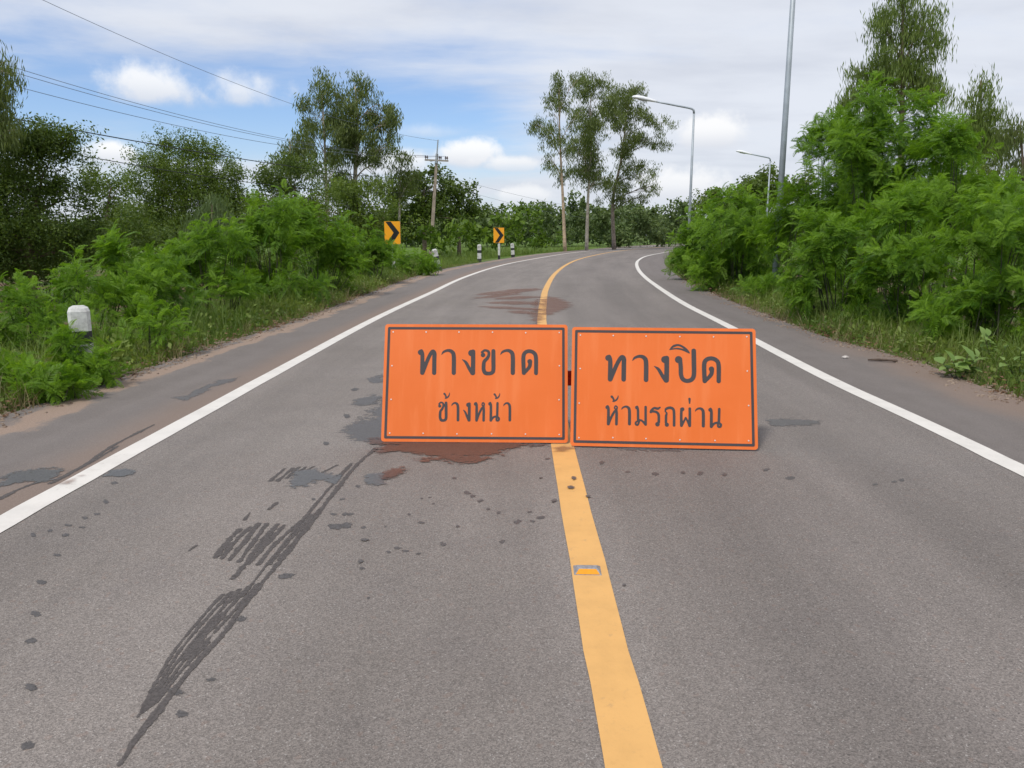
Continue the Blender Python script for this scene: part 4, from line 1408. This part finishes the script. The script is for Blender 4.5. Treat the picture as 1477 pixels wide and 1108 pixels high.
# right side
shrub('feathery shrub at the inside of the bend beside the second lamp', 27, 1012, [(1005, 370, 34, 30), (1035, 345, 40, 44), (984, 364, 22, 22), (1022, 318, 20, 18), (995, 346, 20, 22), (1012, 335, 24, 24), (990, 386, 24, 16)], RG, lsc=.6)
shrub('rounded feathery shrub left of the tall lamp post', 21.6, 1065, [(1062, 345, 46, 50), (1085, 388, 46, 42), (1040, 388, 36, 30), (1055, 310, 32, 26), (1090, 330, 40, 40), (1030, 404, 32, 18), (1072, 418, 36, 20), (1105, 420, 30, 20)], RG, lsc=.58)
shrub('feathery shrub around the foot of the tall lamp post', 18.2, 1140, [(1150, 335, 42, 55), (1120, 405, 44, 36), (1170, 292, 36, 42), (1165, 395, 48, 45), (1145, 430, 38, 16)], RG, lsc=.55)
shrub('tall feathery shrub arching out right of the lamp post', 19, 1200, [(1195, 235, 44, 42), (1172, 206, 24, 20), (1222, 285, 55, 60), (1210, 190, 24, 18), (1245, 215, 40, 40), (1210, 335, 60, 46), (1245, 275, 46, 46)], RG, lsc=.58)
shrub('highest feathery shrub, below the biggest right eucalypt', 16.5, 1280, [(1275, 198, 52, 48), (1245, 160, 26, 24), (1310, 178, 40, 30), (1292, 250, 66, 58), (1262, 140, 16, 14), (1290, 315, 66, 46), (1338, 235, 40, 46), (1255, 245, 40, 46)], RG, lsc=.55)
shrub('feathery shrub with shaded underside behind the grassy verge corner', 13.6, 1225, [(1225, 385, 60, 56), (1190, 415, 46, 38), (1250, 335, 50, 42), (1205, 350, 40, 36), (1235, 440, 44, 22)], RG, lsc=.5)
shrub('broad feathery shrub above the dead twig on the shoulder', 12, 1320, [(1325, 345, 66, 62), (1285, 422, 58, 48), (1345, 415, 56, 52), (1310, 300, 44, 30), (1305, 465, 46, 22)], RG, lsc=.48)
shrub('feathery shrub below the narrow-topped tree', 14.5, 1385, [(1372, 245, 52, 48), (1400, 285, 62, 50), (1345, 265, 40, 40), (1380, 205, 26, 20)], RG, lsc=.52)
shrub('large feathery shrub above the broad-leaved roadside plant', 10.2, 1420, [(1425, 390, 66, 66), (1395, 452, 60, 46), (1440, 330, 60, 46), (1455, 450, 50, 44), (1420, 500, 54, 22)], RG, lsc=.44)
shrub('feathery shrub cut off by the right picture edge', 9.6, 1500, [(1490, 300, 54, 66), (1510, 420, 60, 70), (1540, 350, 60, 80)], RG, lsc=.44)


# ------------------------------------------------------------------ trees
def tree(name, label, D, bx, lobes, tpl, mat, dens, lsc, trunk, bark='bark', trad=.12, group=None, **kw):
    return plant(name, label, 'tree', D, bx, lobes, tpl, mat, dens, lsc, trunk, bark, trad, group, part='crown', **kw)


EG = 'tall eucalypts'
tree('eucalyptus_tree', 'drooping eucalypt branches at the top left picture edge', 20, -40, [(4, 102, 14, 22), (-6, 150, 22, 32), (8, 190, 18, 10), (-35, 130, 40, 70), (-40, 60, 30, 40)], 'euc_fine', 'eucalypt', 3.0, .5,
     [(-42, 400), (-40, 250), (-38, 80)], 'bark_pale', .14, EG, limbs=10, up=.2)
tree('spreading_tree', 'big dark spreading tree filling the left picture edge', 22, 40, [(15, 262, 60, 60), (75, 228, 44, 36), (55, 318, 75, 48), (108, 285, 32, 36), (-40, 215, 60, 70), (104, 192, 24, 10), (40, 205, 44, 26), (120, 330, 30, 35), (-40, 320, 60, 60), (60, 362, 80, 26), (0, 352, 60, 36), (130, 356, 40, 26)],
     'small', 'darkleaf', 4.4, .55, [(40, 400), (45, 330), (60, 260)], 'bark', .15, None, limbs=9, up=.4, clump=.32)
tree('leafy_tree', 'slender grey-green tree between the dark spreading tree and the round one', 44, 150, [(165, 282, 30, 34), (138, 250, 18, 26), (148, 300, 26, 30), (180, 320, 30, 20)], 'small', 'roundleaf', 2.6, 1.0,
     [(155, 352), (155, 310), (160, 270)], 'bark', .16, None, limbs=7)
tree('round_tree', 'round-crowned tree standing alone above the left hedge', 40, 265, [(262, 240, 56, 38), (300, 270, 40, 46), (228, 275, 40, 42), (275, 216, 36, 18), (322, 252, 20, 30), (262, 300, 60, 34), (212, 240, 18, 14), (320, 300, 26, 30)],
     'small', 'roundleaf', 4.2, .70, [(266, 352), (266, 320), (268, 270)], 'bark', .24, None, limbs=10, clump=.36)
tree('drooping_tree', 'pale drooping young tree before the round-crowned one', 30, 305, [(306, 312, 24, 24), (315, 335, 30, 22), (290, 330, 24, 22)], 'euc_fine', 'paleleaf', 3.0, .7, [(306, 358), (306, 325), (306, 295)], 'bark', .07, None, limbs=6, up=.1)
tree('crooked_tree', 'dark tree crowding the foot of the left eucalypts', 46, 425, [(425, 262, 40, 30), (398, 275, 28, 24), (445, 285, 36, 28), (415, 300, 46, 30), (380, 250, 14, 12)], 'small', 'darkleaf', 3.2, .95, [(424, 352), (424, 310), (426, 270)], 'bark', .18, None)
tree('eucalyptus_tree', 'slim eucalypt left in the clump left of the utility pole', 55, 466, [(465, 128, 20, 22), (460, 165, 26, 28), (470, 210, 28, 34), (448, 188, 14, 18), (475, 260, 26, 36), (456, 142, 18, 22), (462, 235, 26, 28)], 'euc', 'eucalypt', 1.5, .85,
     [(472, 352), (470, 250), (464, 120)], 'bark_pale', .17, EG, limbs=9, up=.2)
tree('eucalyptus_tree', 'broad double-crowned eucalypt, fullest of the clump left of the utility pole', 57, 512, [(512, 130, 24, 22), (505, 160, 30, 32), (520, 205, 36, 36), (548, 150, 22, 28), (558, 180, 14, 26), (505, 250, 30, 34), (535, 240, 20, 30), (490, 150, 12, 24), (518, 172, 38, 36), (530, 212, 34, 28), (492, 200, 24, 34), (560, 212, 14, 22), (500, 285, 32, 24)], 'euc', 'eucalypt', 1.6, .85,
     [(508, 352), (512, 260), (516, 180), (512, 125)], 'bark_pale', .22, EG, limbs=10, up=.2)
tree('eucalyptus_tree', 'low open eucalypt at the left of its clump, touching the wires', 53, 420, [(418, 208, 22, 26), (408, 240, 20, 20), (432, 235, 22, 22)], 'euc', 'eucalypt', 1.8, .85, [(420, 352), (420, 270), (418, 200)], 'bark_pale', .12, EG, limbs=8, up=.2)
tree('eucalyptus_tree', 'short thin eucalypt just left of the utility pole', 60, 578, [(582, 228, 9, 14), (576, 255, 20, 22), (592, 262, 14, 20), (560, 270, 22, 30)], 'euc', 'eucalypt', 1.9, .85, [(576, 352), (576, 290), (580, 225)], 'bark_pale', .13, EG, limbs=8, up=.2)
tree('olive_tree', 'olive-green bushy tree under the eucalypt clump', 42, 500, [(470, 305, 46, 30), (520, 300, 46, 34), (555, 318, 36, 26), (490, 330, 60, 24)], 'small', 'roundleaf', 2.6, .95, [(505, 352), (505, 325), (505, 300)], 'bark', .14, None)
tree('dark_tree', 'dense dark tree behind the utility pole', 72, 610, [(588, 282, 36, 30), (625, 268, 26, 26), (600, 315, 50, 28), (640, 310, 36, 26), (622, 246, 12, 10), (610, 290, 30, 30)], 'broad', 'darkleaf', 2.0, 1.1, [(612, 350), (612, 310), (612, 270)], 'bark', .26, None)
tree('dark_tree', 'dark lobed tree right of the utility pole', 74, 665, [(664, 268, 22, 18), (680, 288, 16, 16), (650, 292, 24, 20), (664, 308, 28, 24), (645, 270, 12, 12)], 'broad', 'darkleaf', 2.0, 1.05, [(662, 350), (662, 310), (664, 275)], 'bark', .22, None)

# central group
tree('eucalyptus_tree', 'thin-crowned left tree of the central eucalypt trio, tan trunk', 76, 815, [(800, 165, 24, 26), (812, 135, 22, 22), (784, 195, 16, 26), (808, 210, 22, 24), (806, 252, 14, 20), (832, 118, 16, 10), (776, 180, 8, 14), (824, 180, 20, 26), (794, 230, 12, 18), (806, 128, 14, 16), (808, 118, 8, 10)], 'euc', 'eucalypt', .9, .95,
     [(815, 361), (812, 290), (808, 210), (806, 130)], 'bark_tan', .19, EG, limbs=10, up=.2)
tree('eucalyptus_tree', 'middle tree of the central eucalypt trio, pale grey trunk', 81, 846, [(850, 150, 30, 30), (842, 190, 30, 32), (862, 215, 30, 32), (868, 130, 22, 16), (848, 245, 22, 24), (838, 135, 16, 20), (876, 170, 22, 26), (834, 222, 18, 22), (866, 255, 20, 20), (860, 112, 16, 10)], 'euc', 'eucalypt', 1.5, .95,
     [(846, 359), (848, 290), (852, 220), (852, 135)], 'bark_pale', .20, EG, limbs=10, up=.2)
tree('eucalyptus_tree', 'widest tree of the central eucalypt trio, leaning towards the lamp', 86, 885, [(902, 150, 28, 24), (930, 165, 30, 20), (892, 190, 30, 30), (958, 176, 18, 9), (912, 215, 26, 22), (930, 250, 18, 20), (878, 262, 22, 30), (942, 268, 8, 12), (915, 130, 16, 12), (935, 198, 22, 14), (882, 152, 18, 18), (905, 245, 22, 22), (950, 204, 14, 12), (896, 284, 16, 14), (922, 284, 12, 9)], 'euc', 'eucalypt', 1.4, .95,
     [(886, 357), (884, 290), (896, 230), (906, 150)], 'bark_grey', .25, EG, limbs=10, up=.2)

# right
tree('eucalyptus_tree', 'largest eucalypt above the right hedge, top cut by the picture edge', 28, 1300, [(1302, 20, 30, 32), (1295, 70, 48, 34), (1262, 100, 34, 36), (1340, 92, 26, 40), (1292, 128, 46, 34), (1232, 138, 20, 26), (1300, -30, 22, 26), (1350, 60, 16, 20), (1332, 40, 22, 28), (1270, 44, 26, 28), (1345, 128, 22, 24), (1250, 118, 24, 26)], 'euc_fine', 'eucalypt_right', 2.4, .62,
     [(1302, 360), (1300, 220), (1302, 100), (1302, -30)], 'bark', .15, EG, limbs=12, up=.1)
tree('eucalyptus_tree', 'narrow-topped young eucalypt right of the largest one', 26, 1412, [(1416, 128, 10, 20), (1412, 160, 22, 20), (1402, 200, 34, 30), (1425, 225, 30, 40), (1395, 245, 40, 40), (1418, 180, 20, 24)], 'euc_fine', 'eucalypt_right', 4.6, .6,
     [(1412, 380), (1412, 260), (1415, 115)], 'bark', .09, EG, limbs=10, up=.3)
tree('eucalyptus_tree', 'sparse eucalypt at the right picture edge', 24, 1475, [(1465, 190, 16, 24), (1475, 235, 22, 34), (1490, 200, 20, 30), (1460, 275, 22, 26)], 'euc_fine', 'eucalypt', 1.9, .6,
     [(1476, 380), (1476, 280), (1472, 175)], 'bark', .09, EG, limbs=12, up=.1)
tree('dark_tree', 'dark broadleaf tree behind the small distant lamp', 82, 1065, [(1060, 278, 34, 20), (1030, 285, 22, 16), (1090, 268, 26, 18), (1050, 300, 50, 24), (1115, 285, 30, 30), (1150, 290, 40, 34)], 'broad', 'roundleaf', 2.6, 1.1, [(1065, 350), (1065, 310), (1065, 280)], 'bark', .28, None)

# mid-distance bushes beyond the posts and behind the trunks
BG_ = 'bushes beyond the bend'
mid = [(60, 650, [(645, 345, 34, 24), (668, 338, 24, 22)], 'leucaena_far', 'green bush just right of the utility pole foot'),
       (64, 700, [(700, 336, 38, 22), (735, 330, 34, 22)], 'leucaena_far', 'rounded green bush right behind the clear chevron board'),
       (90, 770, [(770, 340, 36, 14), (745, 318, 26, 18)], 'leucaena_far', 'low green bush in the field left of the tan trunk'),
       (98, 815, [(808, 322, 30, 30), (830, 300, 22, 26), (790, 312, 20, 18)], 'farleaf', 'grey-green bush behind the tan trunk'),
       (100, 865, [(865, 325, 30, 28), (890, 330, 30, 26)], 'farleaf', 'dull bush between the pale trunk and the leaning eucalypt'),
       (104, 925, [(920, 325, 36, 28), (950, 325, 34, 24)], 'farleaf', 'wide dark bush behind the far end of the road'),
       (108, 985, [(978, 322, 26, 28), (1005, 330, 30, 34)], 'farleaf', 'bush at the vanishing road end beside the second lamp')]
for D, bx, lobes, mt, lb in mid:
    plant('bush', lb, 'bush', D, bx, lobes, 'far', mt, 2.2, 1.05, None, 'stem', group=BG_, up=.5, limbs=5, stem_name='stem')
mid = [(19.5, 1370, [(1250, 350, 90, 62), (1380, 345, 90, 66), (1480, 350, 80, 66), (1330, 300, 80, 50)], 'roundleaf', 'shaded thicket filling the gaps behind the right roadside shrubs', .62),
       (24.5, 430, [(420, 372, 56, 24), (480, 372, 46, 22), (352, 384, 50, 22), (300, 392, 50, 22)], 'roundleaf', 'shaded thicket filling the gaps behind the left roadside shrubs', .62),
       (24, 60, [(60, 376, 60, 26), (10, 384, 60, 28), (-50, 380, 60, 40), (110, 372, 40, 22)], 'darkleaf', 'deep shaded thicket under the big dark spreading tree', .6),
       (34, 190, [(190, 335, 46, 26), (150, 350, 50, 26), (235, 338, 40, 22)], 'darkleaf', 'dark thicket under the round-crowned tree', .9),
       (32, 350, [(350, 325, 30, 26), (380, 320, 30, 26)], 'darkleaf', 'dark thicket between the pale drooping tree and the hedge crest', .85)]
for D, bx, lobes, mt, lb, sc in mid:
    plant('thicket', lb, 'thicket', D, bx, lobes, 'small', mt, 3.4, sc, None, 'stem', up=.4, limbs=6, stem_name='stem')

# far wood: one mass
L = Leaves()
for px in np.arange(-160, 1640, 14.0):
    D = rng.uniform(125, 190)
    top = 318 + 8 * math.sin(px * .021) + rng.uniform(-9, 9)
    if 610 < px < 780: top = 308 + rng.uniform(-14, 10)
    if 780 < px < 1010: top = 304 + rng.uniform(-9, 10)
    ry = (350 - top) / 2
    P, u, r = lobe_points(px, top + ry, 17 + rng.uniform(0, 8), ry, D, 60, 2.0)
    L.put('far', P, u * .7 + np.array([0, 0, .5]), 2.1 * rng.uniform(.7, 1.2, len(P)), np.clip(rng.normal(.5, .22, len(P)), 0, 1))
prop(L.build('far_wood', 'farleaf', None), 'far grey-green wood closing the horizon behind the bend', 'wood', kind='stuff')


# ------------------------------------------------------------------ grass and weeds
def blade_tuft(seed, n, h, w, spread, lean):
    r = np.random.default_rng(seed)
    V, F, T = [], [], []
    for k in range(n):
        b = np.array([r.normal(0, spread), r.normal(0, spread), 0])
        a = r.uniform(0, 6.28); d = np.array([math.cos(a), math.sin(a), 0]); s = np.array([-d[1], d[0], 0])
        H = h * r.uniform(.5, 1.2); ln = lean * r.uniform(.2, 1.2)
        o = len(V)
        for i in range(4):
            t = i / 3
            c = b + np.array([0, 0, H * (t - .22 * ln * t * t)]) + d * H * ln * t * t
            ww = w * (1 - t * .92) / 2
            V += [c - s * ww, c + s * ww]
        for i in range(3): F.append((o + 2 * i, o + 2 * i + 1, o + 2 * i + 3, o + 2 * i + 2))
        T += [r.uniform(.1, .9)] * 8
    return np.array(V), np.array(F), np.array(T)


TPL['tuft'] = [blade_tuft(s, 12, .34, .011, .075, .85) for s in (51, 52, 53, 54)]
TPL['tall'] = [blade_tuft(s, 12, .62, .011, .06, .55) for s in (55, 56)]
TPL['weed'] = [cluster_leaves(s, 14, .070, .034, .05, .32) for s in (57, 58, 59)]
TPL['litter'] = [cluster_leaves(s, 5, .08, .035, .0, .30) for s in (61, 62)]


def strip(edge, side, y0, y1, n, d0, d1, power=1.0, near=1.7):
    """random places beside a road edge, side=-1 left +1 right, denser near the camera"""
    E = edge[(edge[:, 1] > y0) & (edge[:, 1] < y1)]
    T = np.gradient(E, axis=0); T /= np.linalg.norm(T, axis=1)[:, None]
    Nn = np.stack([T[:, 1], -T[:, 0]], 1) * side
    s = np.concatenate([[0], np.cumsum(np.linalg.norm(np.diff(E, axis=0), axis=1))])
    q = (rng.uniform(0, 1, n) ** near) * s[-1]
    ex, ey = np.interp(q, s, E[:, 0]), np.interp(q, s, E[:, 1])
    nx, ny = np.interp(q, s, Nn[:, 0]), np.interp(q, s, Nn[:, 1])
    d = d0 + (d1 - d0) * rng.uniform(0, 1, n) ** power
    xy = np.stack([ex + nx * d, ey + ny * d], 1)
    z = ground_z(xy)
    return np.c_[xy, z], d


def scatter(name, parts, mat, label):
    L = Leaves()
    for tpl, P, sc in parts:
        dirs = np.array([0, 0, 1.0]) + rng.normal(0, .18, P.shape)
        patchy = .5 + .35 * np.sin(P[:, 1] * .9 + 2 * np.sin(P[:, 0] * .7)) + rng.normal(0, .18, len(P))
        L.put(tpl, P, dirs, sc, np.clip(patchy, 0, 1))
    return prop(L.build(name, mat, None), label, 'grass', kind='stuff')


P1, d1 = strip(LEp, -1, 2.5, 46, 3300, .04, 3.0, 1.25)
P2, d2 = strip(LEp, -1, 3, 40, 850, .25, 2.6)
P5, _ = strip(LEp, -1, 3, 30, 1300, .15, 3.0)
scatter('grass', [('tuft', P1, np.clip(.45 + d1 * .8, .4, 1.3) * rng.uniform(.7, 1.2, len(P1))), ('tall', P2, rng.uniform(.6, 1.1, len(P2))), ('weed', P5 + [0, 0, .12], rng.uniform(.7, 1.5, len(P5)))], 'grass', 'rough green grass and weeds along the left road edge')
P3, d3 = strip(REp, 1, 2.5, 40, 2900, .04, 2.4, 1.25)
P4, d4 = strip(REp, 1, 4, 26, 450, .3, 2.2)
P6, _ = strip(REp, 1, 3, 24, 900, .15, 2.2)
scatter('grass', [('tuft', P3, np.clip(.40 + d3 * .9, .4, 1.2) * rng.uniform(.7, 1.2, len(P3))), ('tall', P4, rng.uniform(.5, .9, len(P4))), ('weed', P6 + [0, 0, .10], rng.uniform(.7, 1.4, len(P6)))], 'grass', 'rough green grass and weeds along the right road edge')
Pd, dd = strip(LEp, -1, 3, 30, 380, .0, 1.4)
Pe, de = strip(REp, 1, 3, 26, 420, .0, 1.2)
scatter('dry_grass', [('tuft', np.r_[Pd, Pe], rng.uniform(.45, .95, len(Pd) + len(Pe)))], 'drygrass', 'straw-coloured dry grass mixed into both verges')
Pf, _ = strip(LEp, -1, 3, 40, 700, -.10, .45, 1.2)
Pg, _ = strip(REp, 1, 3, 30, 700, -.08, .45, 1.2)
PL = np.r_[Pf, Pg]; PL[:, 2] = np.maximum(PL[:, 2], .0) + .015
L = Leaves(); L.put('litter', PL, np.tile([0, 0, 1.0], (len(PL), 1)), rng.uniform(.3, .9, len(PL)) * .8, rng.uniform(0, 1, len(PL)))
prop(L.build('leaf_litter', 'litter', None), 'brown dead leaves lying along both road edges', 'leaf litter', kind='stuff')
# grit along both edges
_r = np.random.default_rng(91)


def pebbles(seed):
    r = np.random.default_rng(seed); V, F = [], []
    for k in range(7):
        c = np.append(r.normal(0, .16, 2), 0); a = r.uniform(.010, .024, 3); t = r.uniform(0, 3.1); o = len(V)
        for z, q in ((-.4, 1.0), (.8, .6)):
            for x, y in ((-1, -1), (1, -.8), (.8, 1), (-1, .9)):
                V.append(c + np.array([(x * math.cos(t) - y * math.sin(t)) * a[0] * q, (x * math.sin(t) + y * math.cos(t)) * a[1] * q, z * a[2] * .6]))
        F += [(o + 4, o + 5, o + 6, o + 7), (o, o + 1, o + 5, o + 4), (o + 1, o + 2, o + 6, o + 5), (o + 2, o + 3, o + 7, o + 6), (o + 3, o, o + 4, o + 7)]
    return np.array(V), np.array(F), r.uniform(0, 1, len(V))


TPL['pebble'] = [pebbles(71), pebbles(72)]
Ph, _ = strip(LEp, -1, 2.5, 30, 330, -.16, .12); Pi, _ = strip(REp, 1, 2.5, 26, 330, -.20, .12)
PP = np.r_[Ph, Pi]; PP[:, 2] = .004
L = Leaves(); L.put('pebble', PP, np.tile([0, 0, 1.0], (len(PP), 1)), rng.uniform(.4, 1.0, len(PP)), rng.uniform(0, 1, len(PP)))
prop(L.build('gravel', 'grit', None), 'loose grit and small stones strewn along both road edges', 'gravel', kind='stuff')
# field grass beyond the posts
xy = np.stack([rng.uniform(-8, 22, 1700), rng.uniform(48, 92, 1700)], 1)
xy = xy[(~in_road(xy)) & (dist_poly(xy, LEp) > .6)]
scatter('field_grass', [('tuft', np.c_[xy, ground_z(xy)], rng.uniform(1.2, 2.6, len(xy)))], 'grass', 'tall field grass beyond the outer edge of the bend')


# ------------------------------------------------------------------ broad-leaved plants, each leaf its own piece
def broad_leaf(Lf, W):
    V, F = [], []
    prof = [(0, .02), (.2, .36), (.45, .5), (.7, .38), (.9, .14), (1, .01)]
    for t, w in prof:
        z = .10 * math.sin(t * 2.6) - .18 * t * t
        V += [(t * Lf, -w * W, z * Lf + .10 * w * W), (t * Lf, 0, z * Lf), (t * Lf, w * W, z * Lf + .10 * w * W)]
    for i in range(len(prof) - 1):
        o = i * 3
        F += [(o, o + 3, o + 4, o + 1), (o + 1, o + 4, o + 5, o + 2)]
    me = bpy.data.meshes.new('leaf'); me.from_pydata(V, [], F)
    a = me.attributes.new('tint', 'FLOAT', 'POINT'); a.data.foreach_set('value', [random.uniform(.2, .8)] * len(V))
    me.polygons.foreach_set('use_smooth', [True] * len(F)); me.update(); me.materials.append(M['broad'])
    return me


LM = [broad_leaf(.15, .10) for _ in range(4)]


def leafy_plant(px, py, h, nstem, label, per=7, sc=1.0):
    p = gnd(px, py); p[2] = gz(p[0], p[1])
    o = empty('broad_leaved_plant', p, label, 'plant', 'broad-leaved plants on the right verge')
    for s in range(nstem):
        a = random.uniform(0, 6.28); hh = h * random.uniform(.6, 1.05)
        t = Vector((math.cos(a) * .16, math.sin(a) * .16, hh))
        pts = branch_pts((0, 0, -.02), t, .05, 4)
        MB().tube(pts, [.007, .006, .005, .004, .003], 5, False).build('stem', 'stem', o)
        for k in range(per):
            f = .35 + .65 * k / (per - 1)
            q = pts[0].lerp(pts[-1], f) if f < 1 else pts[-1]
            q = Vector(pts[min(4, int(f * 4))]).lerp(Vector(pts[min(4, int(f * 4) + 1)]), f * 4 - int(f * 4))
            lf = link('leaf', random.choice(LM), 'broad', o, q)
            lf.rotation_euler = (random.uniform(-.4, .4), random.uniform(-.7, .25) - (.5 if k == per - 1 else 0), k * 2.4 + random.uniform(-.4, .4))
            lf.scale = [sc * random.uniform(.6, 1.15)] * 3


leafy_plant(1382, 545, .32, 5, 'broad-leaved pale green plant at the soil edge, nearest the road', sc=1.1)
leafy_plant(1432, 532, .52, 4, 'yellow-green broad-leaved plant behind, under the large feathery shrub', sc=.8)
leafy_plant(1470, 552, .38, 3, 'broad-leaved plant at the right picture edge', sc=.8)

# ------------------------------------------------------------------ dead twig and stone on the right shoulder
a, b = gnd(1252, 519, .02), gnd(1294, 521, .02)
tw = MB().tube([a, a * .6 + b * .4 + np.array([0, .02, .004]), a * .2 + b * .8 + np.array([0, -.01, .006]), b], [.010, .016, .013, .020], 7)
tw.tube([a * .5 + b * .5, a * .55 + b * .45 + np.array([.03, .08, .01])], [.008, .003], 5)
prop(tw.build('dead_twig', 'twig', None), 'dark dead twig lying on the right shoulder', 'twig')
p = gnd(1219, 515.5, .015)
mb = MB(); V = []
for k, (zz, rr) in enumerate(((-.015, .7), (.0, 1.0), (.014, .75), (.022, .25))):
    for j in range(7):
        an = 2 * math.pi * j / 7; w_ = 1 + .2 * math.sin(3 * an + k)
        V.append((p[0] + .042 * rr * w_ * math.cos(an), p[1] + .03 * rr * w_ * math.sin(an), p[2] + zz))
mb.add(V, [(k * 7 + j, k * 7 + (j + 1) % 7, k * 7 + 7 + (j + 1) % 7, k * 7 + 7 + j) for k in range(3) for j in range(7)] + [tuple(range(7))[::-1], tuple(range(21, 28))])
prop(mb.build('stone', 'stone', None), 'small pale stone on the right shoulder left of the twig', 'stone')
